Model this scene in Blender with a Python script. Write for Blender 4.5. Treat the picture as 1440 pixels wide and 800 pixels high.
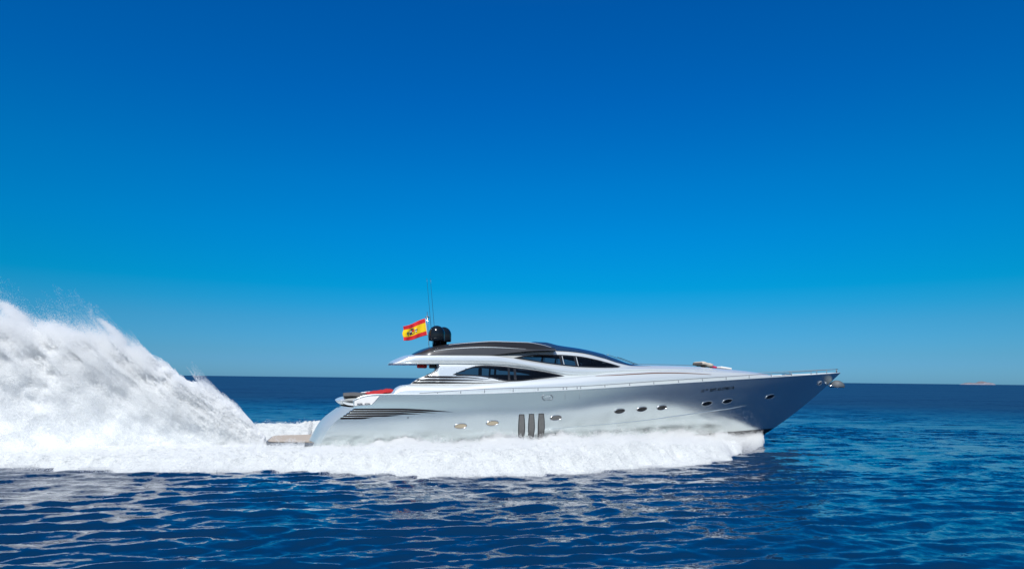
import bpy, bmesh, math, random
import numpy as np
from mathutils import Vector, Matrix
from mathutils.bvhtree import BVHTree

for o in list(bpy.data.objects):
    bpy.data.objects.remove(o)
SC = bpy.context.scene
COL = SC.collection
R = math.radians

# ------------------------------------------------------------------ camera
CAM_H = 3.8
PITCH = math.atan(132.9 / 960.0)
ROLL = R(0.645)
fw = Vector((0, math.cos(PITCH), math.sin(PITCH)))
r0 = Vector((1, 0, 0)); u0 = r0.cross(fw)
rt = math.cos(ROLL) * r0 + math.sin(ROLL) * u0
up = -math.sin(ROLL) * r0 + math.cos(ROLL) * u0
cam_d = bpy.data.cameras.new('camera')
cam = bpy.data.objects.new('camera', cam_d)
COL.objects.link(cam)
cam_d.sensor_width = 36.0
cam_d.lens = 24.0
cam_d.clip_start = 0.1
cam_d.clip_end = 80000.0
m = Matrix((rt, up, -fw)).transposed().to_4x4()
m.translation = Vector((0, 0, CAM_H))
cam.matrix_world = m
SC.camera = cam

# ------------------------------------------------------------------ light
SUN_EL = R(55)
SUN_AZ = math.atan2(-0.28, -1.0)          # towards the sun: behind the camera, a little to the left
SKY_STRENGTH = 0.10
SUN_STRENGTH = 5.0
world = bpy.data.worlds.new("World")
SC.world = world
world.use_nodes = True
wn = world.node_tree.nodes; wl = world.node_tree.links
wn.clear()
w_out = wn.new('ShaderNodeOutputWorld')
w_bg = wn.new('ShaderNodeBackground'); w_bg.inputs['Strength'].default_value = SKY_STRENGTH
w_sky = wn.new('ShaderNodeTexSky'); w_sky.sky_type = 'NISHITA'
w_sky.sun_disc = False
w_sky.sun_elevation = SUN_EL
w_sky.sun_rotation = SUN_AZ % (2 * math.pi)
w_sky.altitude = 0.0; w_sky.air_density = 1.0; w_sky.dust_density = 0.4; w_sky.ozone_density = 3.0
# the deep saturated blue of the air: a tint of the sky by elevation
w_tc = wn.new('ShaderNodeTexCoord'); w_sep = wn.new('ShaderNodeSeparateXYZ')
w_asin = wn.new('ShaderNodeMath'); w_asin.operation = 'ARCSINE'
w_div = wn.new('ShaderNodeMath'); w_div.operation = 'DIVIDE'; w_div.inputs[1].default_value = math.pi / 2
w_ramp = wn.new('ShaderNodeValToRGB')
w_mul = wn.new('ShaderNodeMix'); w_mul.data_type = 'RGBA'; w_mul.blend_type = 'MULTIPLY'
w_side = wn.new('ShaderNodeMapRange'); w_side.interpolation_type = 'SMOOTHSTEP'      # deepest blue away from the sun, paler on its side
w_side.inputs['From Min'].default_value = -0.35; w_side.inputs['From Max'].default_value = 0.6
w_side.inputs['To Min'].default_value = 0.15; w_side.inputs['To Max'].default_value = 1.0
wl.new(w_tc.outputs['Generated'], w_sep.inputs[0])
wl.new(w_sep.outputs['Z'], w_asin.inputs[0])
wl.new(w_sep.outputs['Y'], w_side.inputs[0])
wl.new(w_side.outputs[0], w_mul.inputs[0])
wl.new(w_asin.outputs[0], w_div.inputs[0])
wl.new(w_div.outputs[0], w_ramp.inputs[0])
wl.new(w_sky.outputs[0], w_mul.inputs[6])
wl.new(w_ramp.outputs[0], w_mul.inputs[7])
w_x2 = wn.new('ShaderNodeMath'); w_x2.operation = 'MULTIPLY'; wl.new(w_sep.outputs['X'], w_x2.inputs[0]); wl.new(w_sep.outputs['X'], w_x2.inputs[1])
w_dim = wn.new('ShaderNodeMix'); w_dim.data_type = 'RGBA'; w_dim.blend_type = 'MULTIPLY'; w_dim.inputs[7].default_value = (1.0, 0.84, 0.70, 1)
wl.new(w_x2.outputs[0], w_dim.inputs[0]); wl.new(w_mul.outputs[2], w_dim.inputs[6])
wl.new(w_dim.outputs[2], w_bg.inputs['Color'])
wl.new(w_bg.outputs[0], w_out.inputs[0])
SKY_TINT = [(0.0, (0.222, 0.616, 1.214)), (0.0034, (0.222, 0.616, 1.214)), (0.0151, (0.194, 0.578, 1.151)), (0.0226, (0.175, 0.56, 1.054)), (0.0511, (0.109, 0.58, 0.984)), (0.067, (0.044, 0.611, 1.005)), (0.0829, (0.003, 0.635, 1.025)), (0.1274, (0.0, 0.661, 1.154)), (0.1765, (0.0, 0.66, 1.223)), (0.2509, (0.0, 0.595, 1.274)), (0.3332, (0.0, 0.565, 1.255)), (0.42, (0.12, 0.62, 1.15)), (0.6, (0.55, 0.8, 1.0)), (1.0, (0.8, 0.9, 1.0))]   #@SKY
cr = w_ramp.color_ramp
cr.interpolation = 'LINEAR'
while len(cr.elements) > 1:
    cr.elements.remove(cr.elements[-1])
for i, (p, c) in enumerate(SKY_TINT):
    e = cr.elements[0] if i == 0 else cr.elements.new(p)
    e.position = p; e.color = (c[0], c[1], c[2], 1)

sun_d = bpy.data.lights.new('sun', 'SUN')
sun_d.energy = SUN_STRENGTH; sun_d.angle = R(0.53); sun_d.color = (1.0, 0.975, 0.935)
sun = bpy.data.objects.new('sun', sun_d); COL.objects.link(sun)
to_sun = Vector((math.sin(SUN_AZ) * math.cos(SUN_EL), math.cos(SUN_AZ) * math.cos(SUN_EL), math.sin(SUN_EL)))
sun.rotation_euler = to_sun.to_track_quat('Z', 'Y').to_euler()
sun.location = (0, -20, 40)

vs = SC.view_settings
vs.view_transform = 'Standard'; vs.look = 'None'; vs.gamma = 1.0; vs.use_curve_mapping = False
vs.exposure = 0.0
SC.render.engine = 'CYCLES'
SC.cycles.max_bounces = 10
SC.cycles.diffuse_bounces = 10
SC.cycles.glossy_bounces = 4
SC.cycles.transparent_max_bounces = 32
SC.cycles.caustics_reflective = False
SC.cycles.caustics_refractive = False
SC.cycles.sample_clamp_indirect = 6.0
SC.render.film_transparent = False
SC.cycles.use_denoising = True
SC.cycles.denoiser = 'OPENIMAGEDENOISE'
SC.cycles.denoising_prefilter = 'ACCURATE'
SC.cycles.denoising_input_passes = 'RGB_ALBEDO_NORMAL'

# ------------------------------------------------------------------ helpers
def lin(c):
    return tuple((v / 12.92 if v <= 0.04045 else ((v + 0.055) / 1.055) ** 2.4) for v in [x / 255.0 for x in c])

def mat(name, color, metallic=0.0, rough=0.5, coat=0.0, spec=0.5, vary=0.06, vscale=3.0, bump=0.0, bscale=40.0):
    mt = bpy.data.materials.new(name); mt.use_nodes = True
    nt = mt.node_tree; b = nt.nodes['Principled BSDF']
    b.inputs['Metallic'].default_value = metallic
    b.inputs['Roughness'].default_value = rough
    b.inputs['Coat Weight'].default_value = coat
    b.inputs['Coat Roughness'].default_value = 0.04
    b.inputs['Specular IOR Level'].default_value = spec
    tc = nt.nodes.new('ShaderNodeTexCoord')
    nz = nt.nodes.new('ShaderNodeTexNoise'); nz.inputs['Scale'].default_value = vscale; nz.inputs['Detail'].default_value = 5
    mr = nt.nodes.new('ShaderNodeMapRange')
    mr.inputs['To Min'].default_value = 1 - vary; mr.inputs['To Max'].default_value = 1 + vary
    mx = nt.nodes.new('ShaderNodeMix'); mx.data_type = 'RGBA'; mx.blend_type = 'MULTIPLY'
    mx.inputs[0].default_value = 1.0; mx.inputs[6].default_value = (*color, 1)
    nt.links.new(tc.outputs['Object'], nz.inputs['Vector'])
    nt.links.new(nz.outputs['Fac'], mr.inputs[0])
    nt.links.new(mr.outputs[0], mx.inputs[7])
    nt.links.new(mx.outputs[2], b.inputs['Base Color'])
    if bump:
        n2 = nt.nodes.new('ShaderNodeTexNoise'); n2.inputs['Scale'].default_value = bscale; n2.inputs['Detail'].default_value = 4
        bp = nt.nodes.new('ShaderNodeBump'); bp.inputs['Strength'].default_value = bump; bp.inputs['Distance'].default_value = 0.02
        nt.links.new(tc.outputs['Object'], n2.inputs['Vector'])
        nt.links.new(n2.outputs['Fac'], bp.inputs['Height'])
        nt.links.new(bp.outputs[0], b.inputs['Normal'])
    return mt

def mesh_obj(name, verts, faces, mats, parent=None, smooth=True, fmat=None, solid=0.0):
    me = bpy.data.meshes.new(name)
    me.from_pydata([tuple(map(float, v)) for v in verts], [], [tuple(map(int, f)) for f in faces])
    for mm in (mats if isinstance(mats, (list, tuple)) else [mats]):
        me.materials.append(mm)
    if fmat is not None:
        me.polygons.foreach_set('material_index', np.asarray(fmat, dtype=np.int32))
    me.polygons.foreach_set('use_smooth', np.full(len(me.polygons), smooth))
    me.update()
    o = bpy.data.objects.new(name, me); COL.objects.link(o)
    if parent is not None:
        o.parent = parent
    if solid:
        md = o.modifiers.new('thickness', 'SOLIDIFY'); md.thickness = solid; md.offset = -1
    return o

def big_mesh(name, co, quads, material, smooth=True):
    me = bpy.data.meshes.new(name)
    n = len(co); q = len(quads)
    me.vertices.add(n); me.vertices.foreach_set('co', np.ascontiguousarray(co, dtype=np.float32).ravel())
    if q:
        me.loops.add(4 * q); me.loops.foreach_set('vertex_index', np.ascontiguousarray(quads, dtype=np.int32).ravel())
        me.polygons.add(q)
        me.polygons.foreach_set('loop_start', np.arange(0, 4 * q, 4, dtype=np.int32))
        me.polygons.foreach_set('loop_total', np.full(q, 4, dtype=np.int32))
        me.polygons.foreach_set('use_smooth', np.full(q, smooth))
    me.materials.append(material)
    me.update(calc_edges=True)
    return me

def tag(o, label=None, cat=None, group=None, kind=None):
    if label: o['label'] = label
    if cat: o['category'] = cat
    if group: o['group'] = group
    if kind: o['kind'] = kind
    return o

def grid_faces(nu, nv, closed_v=False):
    f = []
    for i in range(nu - 1):
        for j in range(nv if closed_v else nv - 1):
            j2 = (j + 1) % nv
            f.append((i * nv + j, (i + 1) * nv + j, (i + 1) * nv + j2, i * nv + j2))
    return f

def tube_vf(pts, rad, n=8, caps=True, base=0):
    pts = [Vector(p) for p in pts]
    V = []; Fc = []
    m_ = len(pts)
    rads = rad if isinstance(rad, (list, tuple)) else [rad] * m_
    ref = Vector((0, 0, 1))
    for i, p in enumerate(pts):
        d = (pts[min(i + 1, m_ - 1)] - pts[max(i - 1, 0)]).normalized()
        a = ref if abs(d.dot(ref)) < 0.95 else Vector((1, 0, 0))
        s = d.cross(a).normalized(); t = s.cross(d)
        for k in range(n):
            an = 2 * math.pi * k / n
            V.append(p + rads[i] * (math.cos(an) * s + math.sin(an) * t))
    for i in range(m_ - 1):
        for k in range(n):
            k2 = (k + 1) % n
            Fc.append((base + i * n + k, base + i * n + k2, base + (i + 1) * n + k2, base + (i + 1) * n + k))
    if caps:
        Fc.append(tuple(base + k for k in reversed(range(n))))
        Fc.append(tuple(base + (m_ - 1) * n + k for k in range(n)))
    return V, Fc

def tube(name, pts, rad, material, parent=None, n=8):
    V, Fc = tube_vf(pts, rad, n)
    return mesh_obj(name, V, Fc, material, parent)

def lathe(name, prof, centre, material, parent=None, n=32):
    V = []; 
    for (r_, z_) in prof:
        for k in range(n):
            a = 2 * math.pi * k / n
            V.append((centre[0] + r_ * math.cos(a), centre[1] + r_ * math.sin(a), centre[2] + z_))
    Fc = [tuple(reversed(f)) for f in grid_faces(len(prof), n, True)]
    Fc.append(tuple((len(prof) - 1) * n + k for k in range(n)))
    return mesh_obj(name, V, Fc, material, parent)

def rbox(name, size, centre, material, parent=None, bevel=0.04, seg=3, rot=(0, 0, 0), taper=None):
    bm = bmesh.new()
    bmesh.ops.create_cube(bm, size=1.0)
    for v in bm.verts:
        v.co = Vector((v.co.x * size[0], v.co.y * size[1], v.co.z * size[2]))
        if taper and v.co.z > 0:
            v.co.x *= taper; v.co.y *= taper
    if bevel:
        bmesh.ops.bevel(bm, geom=list(bm.edges), offset=bevel, segments=seg, affect='EDGES', profile=0.5)
    me = bpy.data.meshes.new(name); bm.to_mesh(me); bm.free()
    me.materials.append(material)
    me.polygons.foreach_set('use_smooth', np.full(len(me.polygons), True)); me.update()
    o = bpy.data.objects.new(name, me); COL.objects.link(o)
    o.location = centre; o.rotation_euler = rot
    if parent is not None: o.parent = parent
    return o

def pchip(xs, ys_):
    xs = np.asarray(xs, float); ys_ = np.asarray(ys_, float)
    h = np.diff(xs); d = np.diff(ys_) / h
    mm = np.zeros_like(xs)
    mm[0] = d[0]; mm[-1] = d[-1]
    for i in range(1, len(xs) - 1):
        if d[i - 1] * d[i] > 0:
            w1 = 2 * h[i] + h[i - 1]; w2 = h[i] + 2 * h[i - 1]
            mm[i] = (w1 + w2) / (w1 / d[i - 1] + w2 / d[i])
    def f(x):
        x = np.asarray(x, float)
        xc = np.clip(x, xs[0], xs[-1])
        i = np.clip(np.searchsorted(xs, xc, side='right') - 1, 0, len(h) - 1)
        t = (xc - xs[i]) / h[i]
        t2 = t * t; t3 = t2 * t
        return (2 * t3 - 3 * t2 + 1) * ys_[i] + (t3 - 2 * t2 + t) * h[i] * mm[i] + (-2 * t3 + 3 * t2) * ys_[i + 1] + (t3 - t2) * h[i] * mm[i + 1]
    return f

def P(pts):
    return pchip([p[0] for p in pts], [p[1] for p in pts])

# value noise on a random lattice
_rng = np.random.default_rng(7)
_LAT = _rng.random((64, 64, 64)).astype(np.float32)
def vnoise(x, y, z):
    xi = np.floor(x).astype(np.int64); yi = np.floor(y).astype(np.int64); zi = np.floor(z).astype(np.int64)
    fx = (x - xi).astype(np.float32); fy = (y - yi).astype(np.float32); fz = (z - zi).astype(np.float32)
    fx = fx * fx * (3 - 2 * fx); fy = fy * fy * (3 - 2 * fy); fz = fz * fz * (3 - 2 * fz)
    x0 = xi & 63; x1 = (xi + 1) & 63; y0 = yi & 63; y1 = (yi + 1) & 63; z0 = zi & 63; z1 = (zi + 1) & 63
    def L(a, b, c): return _LAT[a, b, c]
    c00 = L(x0, y0, z0) * (1 - fx) + L(x1, y0, z0) * fx
    c10 = L(x0, y1, z0) * (1 - fx) + L(x1, y1, z0) * fx
    c01 = L(x0, y0, z1) * (1 - fx) + L(x1, y0, z1) * fx
    c11 = L(x0, y1, z1) * (1 - fx) + L(x1, y1, z1) * fx
    return (c00 * (1 - fy) + c10 * fy) * (1 - fz) + (c01 * (1 - fy) + c11 * fy) * fz
def fbm(x, y, z, oct=4, gain=0.5):
    s = 0; a = 1.0; t = 0; f = 1.0
    for k in range(oct):
        s = s + a * (vnoise(x * f + 13.7 * k, y * f + 5.1 * k, z * f + 9.3 * k) * 2 - 1); t += a
        a *= gain; f *= 2.03
    return s / t
def sstep(a, b, x):
    t = np.clip((x - a) / (b - a), 0, 1); return t * t * (3 - 2 * t)

# ------------------------------------------------------------------ sea
SEA_TILT = (0.9, 1.1, 0.6)
def make_sea():
    mt = bpy.data.materials.new('sea_water'); mt.use_nodes = True
    nt = mt.node_tree; b = nt.nodes['Principled BSDF']
    b.inputs['Base Color'].default_value = (0.0004, 0.020, 0.064, 1)
    b.inputs['Roughness'].default_value = 0.06
    b.inputs['IOR'].default_value = 1.43
    geo = nt.nodes.new('ShaderNodeNewGeometry')
    # small ripples finer than the sheet: a tilt of the normal
    acc = None
    def vmath(op, a, b_=None):
        n = nt.nodes.new('ShaderNodeVectorMath'); n.operation = op
        for k, v in ((0, a), (1, b_)):
            if v is None: continue
            if isinstance(v, tuple): n.inputs[k].default_value = v
            else: nt.links.new(v, n.inputs[k])
        return n.outputs[0]
    for (sc, det, sx, sy, rot, amp) in ((0.07, 4, 0.5, 1.0, 0.1, 0.80), (0.5, 3, 0.55, 1.0, 0.15, SEA_TILT[0]), (2.4, 3, 0.6, 1.0, -0.2, SEA_TILT[1]), (9.0, 2, 0.7, 1.0, 0.3, SEA_TILT[2])):
        mp = nt.nodes.new('ShaderNodeMapping'); mp.inputs['Scale'].default_value = (sx, sy, 1); mp.inputs['Rotation'].default_value = (0, 0, rot)
        nz = nt.nodes.new('ShaderNodeTexNoise'); nz.inputs['Scale'].default_value = sc; nz.inputs['Detail'].default_value = det
        nz.inputs['Roughness'].default_value = 0.6
        nt.links.new(geo.outputs['Position'], mp.inputs[0]); nt.links.new(mp.outputs[0], nz.inputs['Vector'])
        v = vmath('MULTIPLY', vmath('SUBTRACT', nz.outputs['Color'], (0.5, 0.5, 0.5)), (amp * 0.7, amp, 0.0))
        acc = v if acc is None else vmath('ADD', acc, v)
    # wind streaks: long patches of smoother and rougher water
    mp = nt.nodes.new('ShaderNodeMapping'); mp.inputs['Scale'].default_value = (0.012, 0.05, 1); mp.inputs['Rotation'].default_value = (0, 0, 0.08)
    nz = nt.nodes.new('ShaderNodeTexNoise'); nz.inputs['Scale'].default_value = 1.0; nz.inputs['Detail'].default_value = 4
    mr = nt.nodes.new('ShaderNodeMapRange'); mr.inputs['From Min'].default_value = 0.3; mr.inputs['From Max'].default_value = 0.7
    mr.inputs['To Min'].default_value = 0.7; mr.inputs['To Max'].default_value = 1.3
    nt.links.new(geo.outputs['Position'], mp.inputs[0]); nt.links.new(mp.outputs[0], nz.inputs['Vector']); nt.links.new(nz.outputs['Fac'], mr.inputs[0])
    sc_ = nt.nodes.new('ShaderNodeVectorMath'); sc_.operation = 'SCALE'
    nt.links.new(acc, sc_.inputs[0]); nt.links.new(mr.outputs[0], sc_.inputs['Scale'])
    nn = vmath('NORMALIZE', vmath('ADD', geo.outputs['Normal'], sc_.outputs[0]))
    nt.links.new(nn, b.inputs['Normal'])
    # far out the chop is finer than anything drawn: it widens the gloss instead
    ln = nt.nodes.new('ShaderNodeVectorMath'); ln.operation = 'LENGTH'; nt.links.new(geo.outputs['Position'], ln.inputs[0])
    mf = nt.nodes.new('ShaderNodeMapRange'); mf.interpolation_type = 'SMOOTHSTEP'
    mf.inputs['From Min'].default_value = 30; mf.inputs['From Max'].default_value = 150; mf.inputs['To Min'].default_value = 0.05; mf.inputs['To Max'].default_value = 0.45
    nt.links.new(ln.outputs['Value'], mf.inputs[0]); nt.links.new(mf.outputs[0], b.inputs['Roughness'])
    md = nt.nodes.new('ShaderNodeMapRange'); md.interpolation_type = 'SMOOTHSTEP'
    md.inputs['From Min'].default_value = 40; md.inputs['From Max'].default_value = 300; md.inputs['To Min'].default_value = 1.0; md.inputs['To Max'].default_value = 0.60
    mb = nt.nodes.new('ShaderNodeMapRange'); mb.interpolation_type = 'SMOOTHSTEP'
    mb.inputs['From Min'].default_value = 18; mb.inputs['From Max'].default_value = 60; mb.inputs['To Min'].default_value = 0.40; mb.inputs['To Max'].default_value = 1.0
    nt.links.new(ln.outputs['Value'], mb.inputs[0])
    mc = nt.nodes.new('ShaderNodeMath'); mc.operation = 'MULTIPLY'; nt.links.new(mb.outputs[0], mc.inputs[0]); nt.links.new(mr.outputs[0], mc.inputs[1])
    mm_ = nt.nodes.new('ShaderNodeMath'); mm_.operation = 'MULTIPLY'
    nt.links.new(ln.outputs['Value'], md.inputs[0]); nt.links.new(md.outputs[0], mm_.inputs[0]); nt.links.new(mc.outputs[0], mm_.inputs[1])
    nt.links.new(mm_.outputs[0], sc_.inputs['Scale'])
    # polar sheet round the camera, fine in front of it, out to the horizon
    front = np.linspace(-52, 52, 1041)
    back = np.linspace(52, 308, 130)[1:-1]
    th = np.radians(90 - np.concatenate([front, back]))
    r1 = np.exp(np.arange(math.log(2.5), math.log(260), 0.0052))
    r2 = np.exp(np.linspace(math.log(262), math.log(45000), 60))
    rr = np.concatenate([[0.01], r1, r2])
    nr, nt_ = len(rr), len(th)
    Rg, Tg = np.meshgrid(rr, th, indexing='ij')
    X = (Rg * np.cos(Tg)).astype(np.float32); Y = (Rg * np.sin(Tg)).astype(np.float32)
    Zw = np.zeros_like(X)
    wx = X + 0.9 * fbm(X * 0.16, Y * 0.16, 0 * X + 2.5, 3); wy = Y + 0.9 * fbm(X * 0.16, Y * 0.16, 0 * X + 31.5, 3)
    rs = np.random.default_rng(3)
    NW = 150
    lam = np.exp(rs.uniform(math.log(0.22), math.log(4.0), NW))
    ang = R(-80) + rs.normal(0, 1, NW) * np.where(lam < 0.9, 0.38, 0.27)
    ph = rs.uniform(0, 2 * math.pi, NW)
    slope = 0.033 * np.clip(lam / 0.5, 0.5, 1.0) ** 0.5 * np.clip(0.95 / lam, 0, 1) ** 1.15
    for l, a, p_, s in zip(lam, ang, ph, slope):
        k = 2 * math.pi / l
        lim = l / 2.6 / 0.0062                       # radius beyond which the sheet is too coarse for this wave
        n_r = int(np.searchsorted(rr, lim * 1.0))
        if n_r < 2: continue
        fade = (1 - sstep(0.5 * lim, lim, rr[:n_r])).astype(np.float32)[:, None]
        arg = (k * math.cos(a)) * wx[:n_r] + (k * math.sin(a)) * wy[:n_r] + p_
        w = np.sin(arg)
        Zw[:n_r] += fade * (s / k) * (w + 0.12 * np.cos(2 * arg))
    # slow groups of higher and lower chop
    grp = 0.75 + 0.5 * vnoise(X * 0.07, Y * 0.07, 0 * X)
    Zw *= grp
    co = np.stack([X, Y, Zw], -1).reshape(-1, 3)
    i = np.arange(nr - 1)[:, None]; j = np.arange(nt_)[None, :]; j2 = (j + 1) % nt_
    q = np.stack(np.broadcast_arrays(i * nt_ + j, i * nt_ + j2, (i + 1) * nt_ + j2, (i + 1) * nt_ + j), -1).reshape(-1, 4)[:, ::-1]
    me = big_mesh('sea', co, q, mt)
    o = bpy.data.objects.new('sea', me); COL.objects.link(o)
    tag(o, 'deep blue rippled open sea reaching the horizon', 'sea', kind='structure')
    return o
make_sea()

# ------------------------------------------------------------------ island on the horizon
M_ROCK = mat('island_rock', (0.185, 0.195, 0.235), rough=0.95, vary=0.3, vscale=0.02)
M_SCRUB = mat('island_scrub', (0.15, 0.14, 0.16), rough=1.0, vary=0.3, vscale=0.03)
def make_island():
    D = 9000.0; x0 = (1347 - 720) / 960 * D; x1 = (1392 - 720) / 960 * D
    prof = P([(0, 0), (0.1, 0.35), (0.25, 0.62), (0.38, 0.55), (0.5, 0.5), (0.62, 0.98), (0.72, 0.92), (0.85, 0.7), (0.95, 0.6), (1, 0)])
    nx, ny = 90, 24
    V = []; fm = []
    for i in range(nx):
        t = i / (nx - 1)
        for j in range(ny):
            s = j / (ny - 1) * 2 - 1
            h = 42 * float(prof(t)) * max(0, 1 - s * s) ** 0.5
            n = float(fbm(np.array([t * 22.]), np.array([s * 5.]), np.array([2.2]), 4)[0])
            V.append((x0 + (x1 - x0) * t, D + 110 * s * (0.5 + math.sin(math.pi * t) * 0.5), -1 + max(0, h * (1 + 0.3 * n))))
    Fc = grid_faces(nx, ny)
    fm = []
    for f in Fc:
        z = sum(V[k][2] for k in f) / 4
        t = (V[f[0]][0] - x0) / (x1 - x0)
        fm.append(1 if z > 0.62 * 42 * float(prof(t)) and z > 14 else 0)
    o = mesh_obj('island', V, Fc, [M_ROCK, M_SCRUB], None, True, fm)
    tag(o, 'low pinkish rocky island far off on the horizon', 'island', kind='structure')
make_island()

#@YACHT_BEGIN
# ------------------------------------------------------------------ yacht: lines (X forward from the transom foot, S to starboard, Z above the water)
LOA = 32.8
PSI = R(14.0)
ORIGIN = (-10.2, 37.2, 0.0)
SHEER = P([(1.2, 2.30), (1.60, 2.63), (2.08, 2.86), (2.77, 2.95), (5.24, 2.97), (8.19, 3.03), (10.48, 3.13), (12.84, 3.25), (15.29, 3.40), (17.88, 3.57), (21.63, 3.80), (24.76, 3.99), (28.33, 4.19), (31.09, 4.34), (32.8, 4.44)])
_SE = [(-0.35, -0.6), (0.0, 0.25), (0.31, 0.89), (0.57, 1.36), (0.89, 1.70), (1.14, 1.90), (1.42, 2.11), (1.60, 2.25), (1.66, 2.40), (1.60, 2.63)]
STERN_X = pchip([p[1] for p in _SE], [p[0] for p in _SE])
_ST = [(24.95, -0.6), (26.74, 0.42), (28.64, 1.50), (29.83, 2.35), (30.71, 2.84), (31.83, 3.70), (32.8, 4.44)]
_ST[3] = (29.95, 2.35); _ST[4] = (30.75, 2.90)
STEM_X = pchip([p[1] for p in _ST], [p[0] for p in _ST])

def hull_point(u, v):
    """u 0..1 stern to stem, v 0..1 from below the water to the sheer -> X, S, Z (arrays)"""
    u = np.asarray(u, float); v = np.asarray(v, float)
    xs = STERN_X(-0.6 + v * 3.23); xb = STEM_X(-0.6 + v * 5.04)
    X = xs + (xb - xs) * u
    xt = 1.6 + (32.8 - 1.6) * u
    Z = -0.6 + v * (SHEER(xt) + 0.6)
    B = 2.80 + 0.62 * sstep(0.0, 0.50, v) + 0.08 * sstep(0.35, 0.8, v)
    n = 1.72 + 0.68 * v ** 1.4
    u0 = 0.29 + 0.07 * v
    g = 1 - np.clip((u - u0) / (1 - u0), 0, 1) ** n
    st = 1 - 0.05 * np.clip(1 - u / 0.25, 0, 1) ** 2
    return X, B * g * st, Z

_ug = np.linspace(0, 1, 400)
_xs1, _hs1, _ = hull_point(_ug, np.ones(400))
def hs(X):
    return np.interp(X, _xs1, _hs1)
_U, _V = np.meshgrid(np.linspace(0, 1, 500), np.linspace(0, 1, 90), indexing='ij')
_HX, _HS, _HZ = hull_point(_U, _V)
def hull_s(X, Z):
    d = (_HX - X) ** 2 + (_HZ - Z) ** 2
    return float(_HS.ravel()[np.argmin(d)])
#@YACHT_LINES_END

SILVER = mat('silver_paint', (0.73, 0.80, 0.82), metallic=0.80, rough=0.27, coat=0.35, vary=0.015, vscale=0.6)
TRANS = mat('silver_transom_paint', (0.50, 0.575, 0.59), metallic=0.5, rough=0.38, coat=0.2, vary=0.015, vscale=0.6)
SILVER2 = mat('silver_superstructure', (0.83, 0.88, 0.885), metallic=0.55, rough=0.30, coat=0.4, vary=0.015, vscale=0.8)
WHITE = mat('white_gelcoat', (0.80, 0.80, 0.79), rough=0.3, coat=0.3, vary=0.02)
BLACKP = mat('black_paint', (0.012, 0.013, 0.016), rough=0.3, coat=0.3, vary=0.1)
SLOT = mat('black_slot', (0.008, 0.007, 0.009), rough=0.6, spec=0.15, vary=0.2, vscale=1.5)
BRONZE = mat('bronze_grey_paint', (0.088, 0.089, 0.092), metallic=0.5, rough=0.32, coat=0.4, vary=0.05)
BRONZE_D = mat('dark_bronze_paint', (0.021, 0.021, 0.023), metallic=0.3, rough=0.35, coat=0.2, vary=0.1)
STEEL = mat('polished_steel', (0.62, 0.63, 0.65), metallic=1.0, rough=0.18, vary=0.05)
STEEL_D = mat('dull_steel', (0.20, 0.22, 0.25), metallic=0.6, rough=0.45, vary=0.15, vscale=6)
GALV = mat('galvanised_grey', (0.075, 0.09, 0.105), rough=0.6, vary=0.2, vscale=8)
TEAK = mat('teak', (0.39, 0.335, 0.28), rough=0.75, vary=0.15, vscale=5)
TEAK_D = mat('varnished_teak', (0.20, 0.085, 0.045), rough=0.35, coat=0.4, vary=0.2, vscale=4)
GREYFAB = mat('grey_cushion_fabric', (0.085, 0.085, 0.088), rough=0.95, vary=0.15, vscale=14, bump=0.2)
REDFAB = mat('red_towel_cloth', (0.36, 0.014, 0.02), rough=0.95, vary=0.2, vscale=9, bump=0.4)
BEIGEFAB = mat('beige_cushion_fabric', (0.50, 0.45, 0.39), rough=0.95, vary=0.1, vscale=10, bump=0.2)
PINKFAB = mat('crimson_pillow_cloth', (0.50, 0.02, 0.09), rough=0.9, vary=0.1, vscale=10)
DOME = mat('black_dome_plastic', (0.004, 0.009, 0.016), rough=0.16, spec=0.35, vary=0.05)
INTER = mat('cabin_interior_dark', (0.05, 0.05, 0.055), rough=0.7, vary=0.3)
TANGL = mat('tan_port_glass', (0.40, 0.34, 0.24), rough=0.2, coat=0.3, vary=0.2, vscale=3)
GREYGL = mat('grey_vent_mesh', (0.16, 0.16, 0.155), rough=0.5, metallic=0.3, vary=0.3, vscale=7)
DARKGL = mat('dark_port_glass', (0.012, 0.014, 0.017), rough=0.08, coat=0.2, vary=0.3)
BLUEGL = mat('blue_tinted_windscreen', (0.012, 0.035, 0.085), rough=0.06, coat=0.5, vary=0.15)

def glass_mat(name, tint, refl):
    mt = bpy.data.materials.new(name); mt.use_nodes = True
    nt = mt.node_tree; nt.nodes.clear()
    out = nt.nodes.new('ShaderNodeOutputMaterial'); mx = nt.nodes.new('ShaderNodeMixShader')
    tr = nt.nodes.new('ShaderNodeBsdfTransparent'); gl = nt.nodes.new('ShaderNodeBsdfGlossy')
    fr = nt.nodes.new('ShaderNodeFresnel'); fr.inputs['IOR'].default_value = refl
    tc = nt.nodes.new('ShaderNodeTexCoord'); nz = nt.nodes.new('ShaderNodeTexNoise'); nz.inputs['Scale'].default_value = 0.8
    mr = nt.nodes.new('ShaderNodeMapRange'); mr.inputs['To Min'].default_value = 0.0; mr.inputs['To Max'].default_value = 0.03
    nt.links.new(tc.outputs['Object'], nz.inputs['Vector']); nt.links.new(nz.outputs['Fac'], mr.inputs[0]); nt.links.new(mr.outputs[0], gl.inputs['Roughness'])
    tr.inputs[0].default_value = (*tint, 1); gl.inputs['Color'].default_value = (0.9, 0.95, 1, 1)
    nt.links.new(fr.outputs[0], mx.inputs[0]); nt.links.new(tr.outputs[0], mx.inputs[1]); nt.links.new(gl.outputs[0], mx.inputs[2])
    nt.links.new(mx.outputs[0], out.inputs[0])
    return mt
GLASS = glass_mat('smoked_window_glass', (0.34, 0.40, 0.46), 1.45)

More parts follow.
